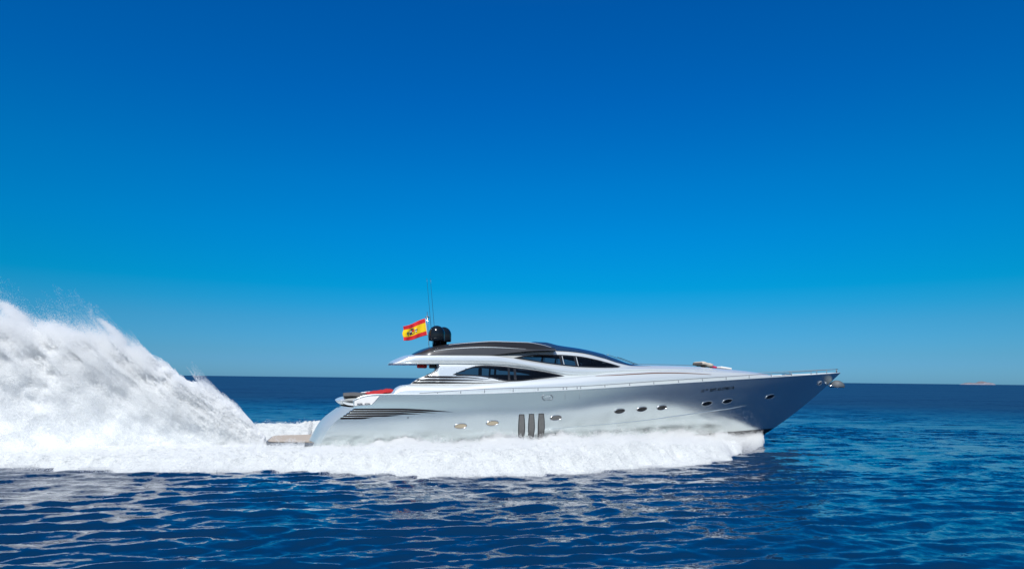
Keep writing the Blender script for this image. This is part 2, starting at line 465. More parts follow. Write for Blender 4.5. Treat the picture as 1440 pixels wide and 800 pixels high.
HULLPAINT = mat('silver_hull_paint', (0.78, 0.855, 0.865), metallic=0.92, rough=0.24, coat=0.12, vary=0.015, vscale=0.6)
def boot_line(mt):
    nt = mt.node_tree; b = nt.nodes['Principled BSDF']
    old = b.inputs['Base Color'].links[0].from_socket
    tc = nt.nodes.new('ShaderNodeTexCoord'); sp = nt.nodes.new('ShaderNodeSeparateXYZ')
    ma = nt.nodes.new('ShaderNodeMath'); ma.operation = 'MULTIPLY_ADD'; ma.inputs[1].default_value = 0.030; ma.inputs[2].default_value = 0.85 - 25.3 * 0.030
    lt = nt.nodes.new('ShaderNodeMath'); lt.operation = 'LESS_THAN'
    mx = nt.nodes.new('ShaderNodeMix'); mx.data_type = 'RGBA'; mx.inputs[7].default_value = (0.008, 0.009, 0.012, 1)
    inv = nt.nodes.new('ShaderNodeMath'); inv.operation = 'MULTIPLY_ADD'; inv.inputs[1].default_value = -0.92; inv.inputs[2].default_value = 0.92
    L = nt.links.new
    L(tc.outputs['Object'], sp.inputs[0]); L(sp.outputs['X'], ma.inputs[0]); L(sp.outputs['Z'], lt.inputs[0]); L(ma.outputs[0], lt.inputs[1])
    L(lt.outputs[0], mx.inputs[0]); L(old, mx.inputs[6]); L(mx.outputs[2], b.inputs['Base Color'])
    L(lt.outputs[0], inv.inputs[0]); L(inv.outputs[0], b.inputs['Metallic'])
boot_line(HULLPAINT)

yacht = bpy.data.objects.new('motor_yacht', None); COL.objects.link(yacht)
yacht.location = ORIGIN; yacht.rotation_euler = (0, 0, PSI)
tag(yacht, 'long silver motor yacht with dark roof planing bow to the right', 'motor yacht')

# ---- hull shell (one mesh: sides, transom, bottom edge under the water); black below the boot line
def make_hull():
    nu, nv = 170, 44
    uu = np.concatenate([np.linspace(0, 0.2, 40)[:-1], np.linspace(0.2, 0.9, 90)[:-1], np.linspace(0.9, 1, 42)])
    nu = len(uu); vv = np.linspace(0, 1, nv)
    U, V = np.meshgrid(uu, vv, indexing='ij')
    X, S, Z = hull_point(U, V)
    Vt = []; Fc = []; fm = []
    for sgn in (-1, 1):
        base = len(Vt)
        for i in range(nu):
            for j in range(nv):
                Vt.append((X[i, j], sgn * S[i, j], Z[i, j]))
        for i in range(nu - 1):
            for j in range(nv - 1):
                a, b, c, d = base + i * nv + j, base + (i + 1) * nv + j, base + (i + 1) * nv + j + 1, base + i * nv + j + 1
                Fc.append((a, b, c, d) if sgn < 0 else (d, c, b, a))
    o = mesh_obj('hull', Vt, Fc, HULLPAINT, yacht, True)
    bvh = BVHTree.FromPolygons([Vector(v) for v in Vt], Fc)
    # transom: a panel that bellies out aft between the two quarters
    Vt = []; ns = 33
    for j in range(nv):
        xs, s0, z0 = X[0, j], S[0, j], Z[0, j]
        for k in range(ns):
            t = -1 + 2 * k / (ns - 1)
            # rounded quarters: the panel starts tangent to the sides
            a = abs(t)
            Vt.append((xs - 0.62 * (1 - a ** 3.2), t * s0 * (1.0), z0))
    rows = [j for j in range(nv) if Z[0, j] < 2.36]
    jm = rows[-1] + 1
    mesh_obj('transom', Vt[:jm * ns], [tuple(reversed(f)) for f in grid_faces(jm, ns)], TRANS, yacht, True)
    return bvh
HULL_BVH = make_hull()

# ---- placing flat things on a curved side: rays from starboard
def on_side(bvh, x, z, off=0.006, sgn=-1):
    loc, nor, _, _ = bvh.ray_cast(Vector((x, sgn * 20.0, z)), Vector((0, -sgn, 0)))
    if loc is None:
        return None
    if nor.y * sgn < 0: nor = -nor
    return loc + nor * off
def patch(name, bvh, x0, x1, lo, hi, material, parent, nx=40, nz=6, off=0.008, sgn=-1, solid=0.0, xs=None):
    """a sheet on the side of a shell between the curves lo(x) and hi(x)"""
    V = []; xs = np.linspace(x0, x1, nx) if xs is None else xs
    last = None
    for x in xs:
        a, b = float(lo(x)), float(hi(x))
        for k in range(nz):
            p = on_side(bvh, x, a + (b - a) * k / (nz - 1), off, sgn)
            if p is None: p = last if last is not None else Vector((x, sgn * 2.5, a))
            last = p; V.append(p)
    F_ = grid_faces(len(xs), nz)
    if sgn > 0: F_ = [tuple(reversed(f)) for f in F_]
    return mesh_obj(name, V, F_, material, parent, True, solid=solid)
def ring_on(bvh, outline, rad, name, material, parent, off=0.01, sgn=-1):
    pts = [on_side(bvh, x, z, off, sgn) for (x, z) in outline]
    pts = [p for p in pts if p is not None]
    return tube(name, pts, rad, material, parent, n=6)
def ellipse(x0, z0, a, b, tilt=0.0, n=28):
    o = []
    for k in range(n + 1):
        t = 2 * math.pi * k / n
        u, w = a * math.cos(t), b * math.sin(t)
        o.append((x0 + u * math.cos(tilt) - w * math.sin(tilt), z0 + u * math.sin(tilt) + w * math.cos(tilt)))
    return o
def ell_patch(name, bvh, x0, z0, a, b, tilt, material, parent, off):
    V = []; n = 28; rings = 5
    for r_ in range(rings):
        f = (r_ + 0.001) / (rings - 1)
        for (x, z) in ellipse(x0, z0, a * f, b * f, tilt, n)[:-1]:
            V.append(on_side(bvh, x, z, off))
    return mesh_obj(name, V, grid_faces(rings, n, True), material, parent, True)

# portholes: lens shaped, bright lower rim
for (x, z, kind) in ((7.03, 1.40, 0), (8.69, 1.54, 0), (12.13, 1.80, 1), (15.83, 2.14, 2), (17.20, 2.24, 2), (18.47, 2.32, 2), (21.54, 2.54, 2), (23.02, 2.67, 2), (26.41, 2.92, 2)):
    a = 0.315 if x < 20 else 0.36; b = 0.118
    tilt = 0.05 + 0.004 * x
    ph = ell_patch('porthole', HULL_BVH, x, z, a, b, tilt, (TANGL, GREYGL, DARKGL)[kind], yacht, 0.012)
    if kind == 0: ph['label'] = 'tan oval porthole'
    rm = ring_on(HULL_BVH, ellipse(x, z, a + 0.01, b + 0.01, tilt), 0.02, 'rim', STEEL, ph, 0.012)

# the three tall engine-room intakes
for (xa, xb, zt, zb) in ((10.10, 10.38, 1.99, 0.55), (10.64, 10.91, 2.01, 0.6), (11.17, 11.46, 2.03, 0.65)):
    w = (xb - xa) / 2; xc = (xa + xb) / 2
    V = []; 
    def xx(z, s, w=w, xc=xc, zt=zt): 
        bul = 0.05 * math.sin(math.pi * min(1, (zt - z) / 1.4))
        return xc + 0.03 * (zt - z) + s * (w + bul)
    def panel(inset, off, material, name, parent):
        V = []; n = 16
        for i in range(n):
            z = zt - inset + (zb + inset - (zt - inset)) * i / (n - 1)
            for k in range(5):
                s = -1 + k / 2
                V.append(on_side(HULL_BVH, xx(z, s * (1 - inset / w * 1.0)), z, off))
        return mesh_obj(name, V, grid_faces(n, 5), material, parent, True)
    g = panel(0.0, 0.006, BLACKP, 'air_intake', yacht)
    panel(0.035, 0.012, GREYGL, 'intake_mesh', g)
    fr = [(xx(zt, -1), zt), (xx(zt, 1), zt)]

# stern speed slots: five tapering black slots with bright fins between
_sl = [([(1.57, 2.23), (3.84, 2.235), (5.27, 2.18), (6.65, 2.105)]), ([(1.42, 2.125), (3.84, 2.14), (5.80, 2.055)]), ([(1.28, 2.015), (3.85, 2.025), (5.0, 2.0)]),
       ([(1.14, 1.91), (2.98, 1.915), (4.03, 1.945)]), ([(1.01, 1.795), (1.94, 1.80), (2.65, 1.85)])]
for k, pts in enumerate(_sl):
    c = P(pts); x0, x1 = pts[0][0] + 0.03, pts[-1][0]
    hw = lambda x, x0=x0, x1=x1: 0.045 * max(0.05, min(1.0, (x1 - x) / (0.26 * (x1 - x0)))) 
    patch('speed_slot', HULL_BVH, x0, x1, lambda x: c(x) - hw(x), lambda x: c(x) + hw(x), SLOT, yacht, nx=46, nz=3, off=0.008)
    if k < 4:
        fin = [on_side(HULL_BVH, x, float(c(x)) - 0.054, 0.008) for x in np.linspace(x0, x1 - 0.35 * (x1 - x0), 30)]
        tube('slot_fin', fin, [0.014 * (1 - 0.7 * i / 29) for i in range(30)], SILVER, yacht, n=6)

# spray rail along the forward half
_kn = P([(9.8, 1.03), (10.58, 1.10), (11.68, 1.20), (17.28, 1.60), (20.09, 1.89), (23.65, 2.27), (24.6, 2.40)])
tube('spray_rail', [on_side(HULL_BVH, x, float(_kn(x)), 0.0) for x in np.linspace(11.75, 24.6, 90)], [0.010 + 0.026 * min(1, i / 60) * min(1, (89 - i) / 10) for i in range(90)], SILVER, yacht, n=6)

# toe rail / bulwark cap
def sheer_pts(x0, x1, n, ds=0.0, dz=0.0, sgn=-1):
    return [(x, sgn * (float(hs(x)) + ds), float(SHEER(x)) + dz) for x in np.linspace(x0, x1, n)]
for sgn in (-1, 1):
    tube('toe_rail', sheer_pts(1.62, 32.75, 150, -0.03, 0.012, sgn), 0.034, SILVER2, yacht, n=6)

# lettering on the bow
def lettering(name, parts, bvh, x0, z0, dxdz, material, parent, height):
    V = []; Fc = []
    for (txt, px, pz, sc) in parts:
        cu = bpy.data.curves.new('lettering_curve', 'FONT'); cu.body = txt; cu.size = height * 1.38 * sc
        cu.fill_mode = 'BOTH'; cu.offset = 0.004
        to = bpy.data.objects.new('lettering_curve', cu); COL.objects.link(to)
        bpy.context.view_layer.update()
        dg = bpy.context.evaluated_depsgraph_get()
        me = bpy.data.meshes.new_from_object(to.evaluated_get(dg))
        base = len(V)
        for v in me.vertices:
            x, y = v.co.x + px, v.co.y + pz
            V.append(on_side(bvh, x0 + x, z0 + y + x * dxdz, 0.008) or Vector((x0, -3, z0)))
        for p in me.polygons: Fc.append(tuple(base + i for i in p.vertices))
        bpy.data.objects.remove(to); bpy.data.curves.remove(cu); bpy.data.meshes.remove(me)
    return mesh_obj(name, V, Fc, material, parent, False)
lettering('registration_lettering', [('10', 0, 0, 1.0), ('TH', 0.30, 0.07, 0.6), ('SEPT-42-2798/118', 0.60, 0, 1.0)], HULL_BVH, 20.95, 3.165, 0.088, BLACKP, yacht, 0.17)

# oval crest amidships: two dark brackets round a pale slanted device
cx, cz = 11.64, 2.865
cr_ = ell_patch('crest', HULL_BVH, cx, cz, 0.24, 0.13, 0.0, HULLPAINT, yacht, 0.008)
for (a0, a1) in ((120, 240), (-60, 60)):
    arc = [(cx + 0.29 * math.cos(R(t)), cz + 0.165 * math.sin(R(t))) for t in np.linspace(a0, a1, 14)]
    ring_on(HULL_BVH, arc, 0.022, 'bracket', STEEL_D, cr_, 0.012)
for (dx, l) in ((-0.1, 0.1), (0.0, 0.12), (0.1, 0.1)):
    ring_on(HULL_BVH, [(cx + dx - 0.03, cz - l), (cx + dx + 0.045, cz + l * 0.7)], 0.014, 'slash', STEEL, cr_, 0.014)
ring_on(HULL_BVH, [(cx - 0.16, cz - 0.125), (cx + 0.16, cz - 0.125)], 0.012, 'underline', STEEL_D, cr_, 0.012)

# hawse fairlead near the stem, drain, boarding gate seams
fl = ell_patch('fairlead', HULL_BVH, 30.80, 3.76, 0.17, 0.12, 0.3, STEEL_D, yacht, 0.012)
ring_on(HULL_BVH, ellipse(30.80, 3.76, 0.17, 0.12, 0.3), 0.035, 'rim', WHITE, fl, 0.015)
ell_patch('drain', HULL_BVH, 4.34, 1.83, 0.05, 0.04, 0, STEEL_D, yacht, 0.008)
for x in (12.62, 13.44):
    ring_on(HULL_BVH, [(x, 2.75), (x, 2.95), (x, float(SHEER(x)) - 0.02)], 0.006, 'gate_seam', STEEL_D, yacht, 0.0)

# mooring recess on the quarter with cleat and roller
def recess():
    zt = P([(1.66, 2.62), (2.05, 2.80), (2.45, 2.88), (2.9, 2.90)])
    zb = P([(1.66, 2.40), (2.05, 2.43), (2.5, 2.47), (2.9, 2.88)])
    p = patch('mooring_recess', HULL_BVH, 1.69, 2.88, zb, zt, WHITE, yacht, nx=26, nz=5, off=0.006)
    lo = [(x, float(zb(x))) for x in np.linspace(1.69, 2.88, 24)]
    ring_on(HULL_BVH, lo, 0.016, 'recess_lip', STEEL, p, 0.012)
    for x in (1.95, 2.32):
        pts = [on_side(HULL_BVH, x - 0.13, 2.50, 0.05), on_side(HULL_BVH, x, 2.515, 0.06), on_side(HULL_BVH, x + 0.13, 2.50, 0.05)]
        c = tube('cleat', pts, 0.026, STEEL_D, yacht, n=8)
        tube('cleat_post', [on_side(HULL_BVH, x, 2.44, 0.04), on_side(HULL_BVH, x, 2.51, 0.055)], 0.03, STEEL, c, n=8)
recess()

# ---- deck, stern garage lid, bathing platform
def deck():
    xs = np.linspace(1.7, 32.6, 110); V = []
    for x in xs:
        h = float(hs(x)) - 0.06; z = float(SHEER(x)) - 0.05
        for k in range(9):
            t = -1 + k / 4
            V.append((x, t * h, z + 0.03 * (1 - t * t)))
    mesh_obj('deck', V, [tuple(reversed(f)) for f in grid_faces(len(xs), 9)], WHITE, yacht, True)
deck()

def stern_lid():
    # rounded tongue overhanging the transom
    V = []; nx = 30; ns = 25
    prof = [(0.0, 0.0)]
    xs = 0.74 + (3.6 - 0.74) * np.linspace(0, 1, nx) ** 1.6
    for side in ('top', 'bot'):
        for x in xs:
            e = 1 - math.exp(-(x - 0.74) / 0.22)
            for k in range(ns):
                t = -1 + 2 * k / (ns - 1)
                w = 2.55 * (0.72 + 0.28 * min(1, (x - 0.74) / 0.9) ** 0.6)
                xo = x + 0.35 * abs(t) ** 3 * math.exp(-(x - 0.74) / 0.9)
                if side == 'top': z = 2.60 + 0.17 * e * (1 - abs(t) ** 8)
                else: z = 2.58 - 0.30 * e * (1 - 0.3 * abs(t) ** 4)
                V.append((xo, t * w, z))
    n1 = nx * ns
    F_ = [tuple(reversed(f)) for f in grid_faces(nx, ns)] + [tuple(i + n1 for i in f) for f in grid_faces(nx, ns)]
    for k in range(ns - 1): F_.append((k, k + 1, n1 + k + 1, n1 + k))
    for i in range(nx - 1):
        F_.append((i * ns, n1 + i * ns, n1 + (i + 1) * ns, (i + 1) * ns))
        a = ns - 1
        F_.append((i * ns + a, (i + 1) * ns + a, n1 + (i + 1) * ns + a, n1 + i * ns + a))
    mesh_obj('stern_lid', V, F_, SILVER2, yacht, True)
stern_lid()

def platform():
    out = []
    hwid = lambda x: 2.55 - 0.85 * sstep(-1.6, -2.53, x) ** 1.0 * 0.9
    xs = list(np.linspace(0.35, -2.2, 14)) + [-2.33, -2.43, -2.5, -2.53]
    for x in xs: 
        w = 2.55 - 0.55 * max(0, (0.0 - x) / 2.53) - (0.0 if x > -2.2 else 0.55 * ((-2.2 - x) / 0.33) ** 2)
        out.append((x, -w))
    full = out + [(x, -y) for (x, y) in reversed(out)]
    n = len(full)
    def slab(name, z0, z1, inset, material, parent):
        V = []
        for z, s in ((z0, 0.93), (z0 + 0.03, 1.0), (z1, 1.0)):
            for (x, y) in full:
                V.append((x * (s if x < 0 else 1) + (inset if x < -2 else 0), y * s - math.copysign(inset, y), z))
        F_ = grid_faces(3, n, True)
        F_.append(tuple(2 * n + k for k in range(n))); F_.append(tuple(reversed(range(n))))
        return mesh_obj(name, V, F_, material, parent, False)
    p = slab('swim_platform', 0.36, 0.55, 0.0, STEEL_D, yacht)
    slab('teak_deck', 0.552, 0.575, 0.06, TEAK, p)
    rbox('hatch_latch', (0.16, 0.1, 0.03), (-0.35, -2.0, 0.59), STEEL_D, p, 0.01)
platform()

# ---- superstructure shells
SHOULDER = P([(3.5, 2.98), (3.62, 3.06), (3.74, 3.24), (4.04, 3.39), (4.51, 3.45), (6.81, 3.46), (8.71, 3.60), (10.66, 3.75), (13.08, 3.93), (15.57, 4.16), (17.28, 4.27), (19.03, 4.36), (21.73, 4.40), (23.0, 4.38), (24.4, 4.34), (26.6, 4.22)])
ZB = P([(3.6, 4.515), (5.3, 4.53), (8.25, 4.56), (9.15, 4.55), (10.34, 4.45), (11.54, 4.31), (12.56, 4.13), (13.2, 4.06), (14.2, 4.08), (15.57, 4.23), (17.28, 4.33), (19.03, 4.41), (21.73, 4.45), (23.5, 4.42), (26.6, 4.25)])
LOWTOP = P([(3.5, 2.98), (3.62, 3.08), (3.74, 3.26), (4.04, 3.41), (4.51, 3.48), (4.62, 3.56), (4.99, 3.80), (5.30, 3.93), (5.70, 4.10), (5.90, 4.28), (6.0, 4.56)])
ZU = P([(3.6, 4.56), (3.85, 4.66), (4.47, 4.92), (4.95, 4.98), (6.84, 5.02), (8.77, 5.04), (10.04, 4.93), (10.76, 4.80), (11.77, 4.65), (12.80, 4.53), (13.84, 4.45), (15.10, 4.43), (16.08, 4.46), (17.3, 4.50), (19.5, 4.52), (21.73, 4.52), (23.5, 4.46), (26.6, 4.28)])
ARCH = P([(3.6, 4.60), (4.47, 4.95), (4.95, 5.01), (6.84, 5.05), (8.77, 5.08), (10.12, 5.24), (11.14, 5.36), (12.59, 5.42), (13.44, 5.40), (14.29, 5.33), (15.58, 5.07), (16.58, 4.76), (17.33, 4.63), (19.57, 4.64), (21.64, 4.63), (22.82, 4.57), (25.21, 4.43), (26.6, 4.30)])

def section(keys, sub=5, smooth=3):
    out = []
    for a, b in zip(keys[:-1], keys[1:]):
        for k in range(sub):
            t = k / sub; out.append((a[0] + (b[0] - a[0]) * t, a[1] + (b[1] - a[1]) * t))
    out.append(keys[-1])
    p = np.array(out)
    for _ in range(smooth):
        q = p.copy(); q[1:-1] = 0.25 * p[:-2] + 0.5 * p[1:-1] + 0.25 * p[2:]; p = q
    return p

def loft(fn, xs, port_shift=None):
    secs = [fn(x) for x in xs]; n = len(secs[0]); V = []
    full = 2 * n - 1
    port = [fn(port_shift(x)) for x in xs] if port_shift else secs
    for x, s, p in zip(xs, secs, port):
        for (w, z) in s: V.append((x, -w, z))
        for (w, z) in p[-2::-1]: V.append((x, w, z))
    return V, grid_faces(len(xs), full), full

def low_sec(x):
    h = float(hs(x)); k = h / 3.5
    zd = float(SHEER(x)) - 0.06; zs_ = float(SHOULDER(x)); zt = min(float(LOWTOP(x)), float(ZB(x)) + 0.01)
    i = 0.45 + 0.75 * k
    zs_ = max(zs_, zd + 0.02); zt = max(zt, zs_ + 0.005)
    a = (h - 0.34 * i, zd); b = (h - 0.36 * i, zd + 0.55 * (zs_ - zd)); c = (h - 0.52 * i, zs_ - 0.02); d = (h - 0.80 * i, zs_ + 0.03 * min(1, (zt - zs_) * 3))
    e = (h - 0.97 * i, zt); 
    g0 = (h - 1.10 * i, zt); 
    zc = zt if x > 6.02 else max(zd, min(zt, 2.98))
    hcen = (0, zc + 0.0)
    gi = (h - 1.25 * i, zc)
    return section([a, b, c, d, e, g0, gi, hcen], 5, 2)
def up_sec(x):
    h = float(hs(x)); k = h / 3.5; i = 0.45 + 0.75 * k
    fade = sstep(12.6, 14.5, x)
    zb, zu, za = float(ZB(x)), float(ZU(x)), float(ARCH(x))
    zu = max(zu, zb + 0.03); za = max(za, zu + 0.02)
    aft = float(sstep(3.55, 4.6, x))
    w = h - 0.95 * i
    w = w * (0.90 + 0.10 * aft)
    bulge = 0.08 * (1 - fade)
    w3 = w - 0.20 * i - 0.0
    lean = min(0.55, 0.16 + 0.62 * (za - zu)) * i
    w4 = w3 - lean
    cr_ = 0.10 * k
    p0 = (w - 0.5 * i, zb); p1 = (w - 0.02, zb); p2 = (w + bulge, zb + 0.42 * (zu - zb)); p3 = (w - 0.05 * fade + 0.02, zu - 0.02); p4 = (w3, zu + 0.02); p5 = (w4, za); p6 = (w4 - 0.22 * i, za + 0.3 * cr_)
    if w4 - 0.3 < 0.2: p6 = (w4 * 0.6, za + 0.3 * cr_)
    return section([p0, p1, p2, p3, p4, p5, p6, (0, za + cr_)], 6, 2)

_lowx = np.concatenate([np.linspace(3.5, 6.2, 90), np.linspace(6.2, 17, 200)[1:], np.linspace(17, 26.5, 90)[1:]])
_upx = np.concatenate([np.linspace(3.62, 5.2, 30), np.linspace(5.2, 17.5, 230)[1:], np.linspace(17.5, 26.5, 90)[1:]])
LOWV, LOWF, _ln = loft(low_sec, _lowx, lambda x: max(3.5, x - 0.9 * (1 - float(sstep(6.6, 8.4, x)))))
UPV, UPF, _un = loft(up_sec, _upx)
LOW_BVH = BVHTree.FromPolygons([Vector(v) for v in LOWV], LOWF)
UP_BVH = BVHTree.FromPolygons([Vector(v) for v in UPV], UPF)

# window outlines (x -> lower edge, upper edge)
LW_HI = P([(6.72, 4.00), (7.25, 4.235), (8.10, 4.49), (8.50, 4.515), (9.18, 4.50), (10.38, 4.40), (11.59, 4.26), (12.55, 4.09), (12.93, 4.01)])
LW_LO = P([(6.72, 3.99), (8.02, 3.93), (8.80, 3.84), (9.20, 3.75), (9.70, 3.675), (10.0, 3.68), (11.59, 3.84), (12.6, 3.955), (12.93, 4.0)])
UW_HI = P([(10.14, 4.95), (10.87, 5.09), (11.89, 5.185), (12.93, 5.19), (13.98, 5.135), (15.05, 4.97), (15.91, 4.76), (16.47, 4.585)])
UW_LO = P([(10.14, 4.94), (10.87, 4.835), (11.90, 4.69), (12.93, 4.58), (13.98, 4.505), (15.26, 4.485), (16.25, 4.515), (16.47, 4.575)])

def cut(V, F_, lo, hi, x0, x1, inset):
    out = []
    for f in F_:
        c = [sum(V[k][a] for k in f) / len(f) for a in range(3)]
        if x0 + 0.15 < c[0] < x1 - 0.15 and abs(c[1]) > 1.0 and float(lo(c[0])) + inset < c[2] < float(hi(c[0])) - inset:
            continue
        out.append(f)
    return out
lowf = cut(LOWV, LOWF, LW_LO, LW_HI, 6.72, 12.93, 0.045)
upf = cut(UPV, UPF, UW_LO, UW_HI, 10.14, 16.47, 0.045)
mesh_obj('deckhouse', LOWV, lowf + [tuple(range(_ln))], SILVER2, yacht, True)
mesh_obj('upper_deckhouse', UPV, upf + [tuple(range(_un))], SILVER2, yacht, True)
# underside of the aft roof wing
V = []
xs = np.linspace(3.66, 6.3, 16)
for x in xs:
    p0 = up_sec(x)[0]
    V += [(x, -p0[0], p0[1] + 0.002), (x, p0[0], p0[1] + 0.002)]
mesh_obj('wing_underside', V, [tuple(f) for f in grid_faces(16, 2)], SILVER2, yacht, False)

def window(bvh, lo, hi, x0, x1, sgn, posts):
    d = 0.065
    xs = np.linspace(x0, x1, 90)
    inner_lo = lambda x: min(float(lo(x)) + d, (float(lo(x)) + float(hi(x))) / 2)
    inner_hi = lambda x: max(float(hi(x)) - d, (float(lo(x)) + float(hi(x))) / 2)
    w = patch('window', bvh, x0 + 0.3, x1 - 0.3, inner_lo, inner_hi, GLASS, yacht, nx=80, nz=8, off=0.006, sgn=sgn)
    a = patch('window_frame', bvh, x0, x1, lo, inner_lo, BLACKP, w, nx=90, nz=3, off=0.012, sgn=sgn)
    b = patch('window_frame', bvh, x0, x1, inner_hi, hi, BLACKP, w, nx=90, nz=3, off=0.012, sgn=sgn)
    for (px, wd, mm) in posts:
        patch('window_post', bvh, px - wd / 2, px + wd / 2, inner_lo, inner_hi, mm, w, nx=3, nz=10, off=0.016, sgn=sgn)
for sgn in (-1, 1):
    window(LOW_BVH, LW_LO, LW_HI, 6.72, 12.93, sgn, [(9.78, 0.12, BLACKP), (10.12, 0.14, BLACKP)])
    window(UP_BVH, UW_LO, UW_HI, 10.14, 16.47, sgn, [(12.92, 0.13, BLACKP), (13.05, 0.035, SILVER2), (13.78, 0.10, BLACKP), (13.89, 0.035, SILVER2)])
# cabin interior seen through the smoked glass
rbox('saloon_floor', (10.4, 4.3, 0.08), (11.6, 0, 3.62), INTER, yacht, 0.0)
rbox('helm_floor', (6.6, 3.2, 0.06), (13.2, 0, 4.42), INTER, yacht, 0.0)
def seat(x, y, z, s=1.0, name='helm_seat'):
    st = rbox(name, (0.5 * s, 0.55 * s, 0.22 * s), (x, y, z + 0.12 * s), INTER, yacht, 0.06)
    b = rbox('backrest', (0.16 * s, 0.5 * s, 0.62 * s), (-0.2 * s, 0, 0.4 * s), INTER, st, 0.06)
    h = rbox('headrest', (0.12 * s, 0.28 * s, 0.18 * s), (-0.2 * s, 0, 0.80 * s), INTER, st, 0.05)
seat(8.55, -1.55, 3.68, 0.85, 'saloon_seat')
seat(11.6, -1.2, 3.66, 0.55, 'saloon_seat')
seat(14.5, -0.7, 4.43, 0.62)
rbox('saloon_sofa', (3.0, 0.7, 0.4), (11.0, 1.1, 3.85), INTER, yacht, 0.08)
tube('steering_wheel', [(15.2 + 0.05 * math.cos(a), -0.7 + 0.2 * math.cos(a), 4.75 + 0.2 * math.sin(a)) for a in np.linspace(0, 2 * math.pi, 20)], 0.02, INTER, yacht)
rbox('dashboard', (0.7, 2.4, 0.3), (15.6, 0, 4.58), INTER, yacht, 0.1)

# aft trim line of the bulkhead and louvre bars under the saloon window
def side_tube(name, bvh, pts, rad, material, off=0.006, parent=yacht, n=6):
    q = [on_side(bvh, x, z, off) for (x, z) in pts]; q = [p for p in q if p is not None]
    return tube(name, q, rad, material, parent, n)
_bars = [([(5.22, 3.86), (7.4, 3.86), (8.3, 3.80), (9.1, 3.745)]), ([(4.82, 3.70), (7.0, 3.715), (8.4, 3.70), (9.5, 3.665)]), ([(4.60, 3.56), (7.0, 3.575), (8.4, 3.59), (9.6, 3.63)])]
for pts in _bars:
    c = P(pts); x0, x1 = pts[0][0], pts[-1][0]
    hw = lambda x, x0=x0, x1=x1: 0.048 * max(0.04, min(1.0, (x1 - x) / (0.7 * (x1 - x0))))
    patch('louvre_slot', LOW_BVH, x0, x1, lambda x: c(x) - hw(x), lambda x: c(x) + hw(x), SLOT, yacht, nx=50, nz=3, off=0.008)
    side_tube('louvre_fin', LOW_BVH, [(x, float(c(x)) + 0.074) for x in np.linspace(x0 + 0.12, x1 - 0.25 * (x1 - x0), 36)], [0.016 * (1 - 0.75 * i / 35) for i in range(36)], SILVER2, 0.012)
tube('bulkhead_trim', [(5.32, -2.36, 3.95), (5.62, -2.36, 4.08), (5.83, -2.36, 4.22), (5.95, -2.36, 4.38), (6.0, -2.36, 4.52)], 0.022, BLACKP, yacht)
# teak hand rail low on the coachroof side
_hr = P([(14.6, 4.02), (15.6, 4.07), (17.0, 4.16), (18.5, 4.235), (19.6, 4.25), (20.8, 4.23), (21.9, 4.19)])
side_tube('hand_rail', LOW_BVH, [(x, float(_hr(x))) for x in np.linspace(14.6, 21.9, 70)], [0.006 + 0.024 * math.sin(math.pi * i / 69) ** 0.7 for i in range(70)], TEAK_D, 0.01)

# ---- dark hardtop with its side facet and ridge
HT_TOP = P([(4.72, 5.04), (4.82, 5.11), (5.42, 5.40), (6.19, 5.60), (7.76, 5.81), (9.36, 5.92), (11.0, 5.92), (12.04, 5.80), (12.7, 5.62)])
HT_RID = P([(4.72, 5.03), (5.56, 5.19), (6.89, 5.39), (8.85, 5.50), (10.66, 5.46), (11.69, 5.44), (12.7, 5.50)])
def ht_sec(x, part):
    wb = 2.12 - 0.30 * float(sstep(8.6, 12.6, x)) - 0.35 * float(sstep(5.6, 4.7, x))
    zt = float(HT_TOP(x)); zr = min(float(HT_RID(x)), zt - 0.02); zb = min(float(ARCH(x)) + 0.0, zr - 0.01)
    if part == 0:
        return section([(wb, zb), (wb - 0.04, zb + 0.45 * (zr - zb)), (wb - 0.10, zr), (wb - 0.24, zr + 0.015)], 5, 1)
    return section([(wb - 0.20, zr - 0.01), (wb - 0.30, zr + 0.02 + 0.35 * (zt - zr)), (wb - 0.55, zt - 0.06), (wb - 0.95, zt - 0.015), (0, zt + 0.03)], 5, 1)
_htx = np.linspace(4.73, 12.68, 90)
V, F_, n_ = loft(lambda x: ht_sec(x, 1), _htx)
ht = mesh_obj('hardtop', V, F_ + [tuple(range(n_)), tuple(reversed([(len(_htx) - 1) * n_ + k for k in range(n_)]))], BRONZE_D, yacht, True)
for sgn in (-1, 1):
    V = []
    for x in _htx:
        for (w, z) in ht_sec(x, 0): V.append((x, sgn * w, z))
    nn = len(ht_sec(5, 0))
    F2 = grid_faces(len(_htx), nn)
    mesh_obj('side_facet', V, F2 if sgn < 0 else [tuple(reversed(f)) for f in F2], BRONZE, ht, True)
    rid = [(x, sgn * (ht_sec(x, 0)[-6][0] + 0.012), ht_sec(x, 0)[-6][1] + 0.012) for x in np.linspace(5.7, 10.9, 60)]
    tube('ridge_trim', rid, [0.008 + 0.020 * math.sin(math.pi * i / 59) for i in range(60)], SILVER2, ht, n=6)
    edge = [(x, sgn * (ht_sec(x, 1)[10][0] + 0.0), ht_sec(x, 1)[10][1]) for x in np.linspace(6.6, 12.6, 60)]
    tube('edge_trim', edge, [0.012 + 0.016 * math.sin(math.pi * i / 59) for i in range(60)], SILVER2, ht, n=6)

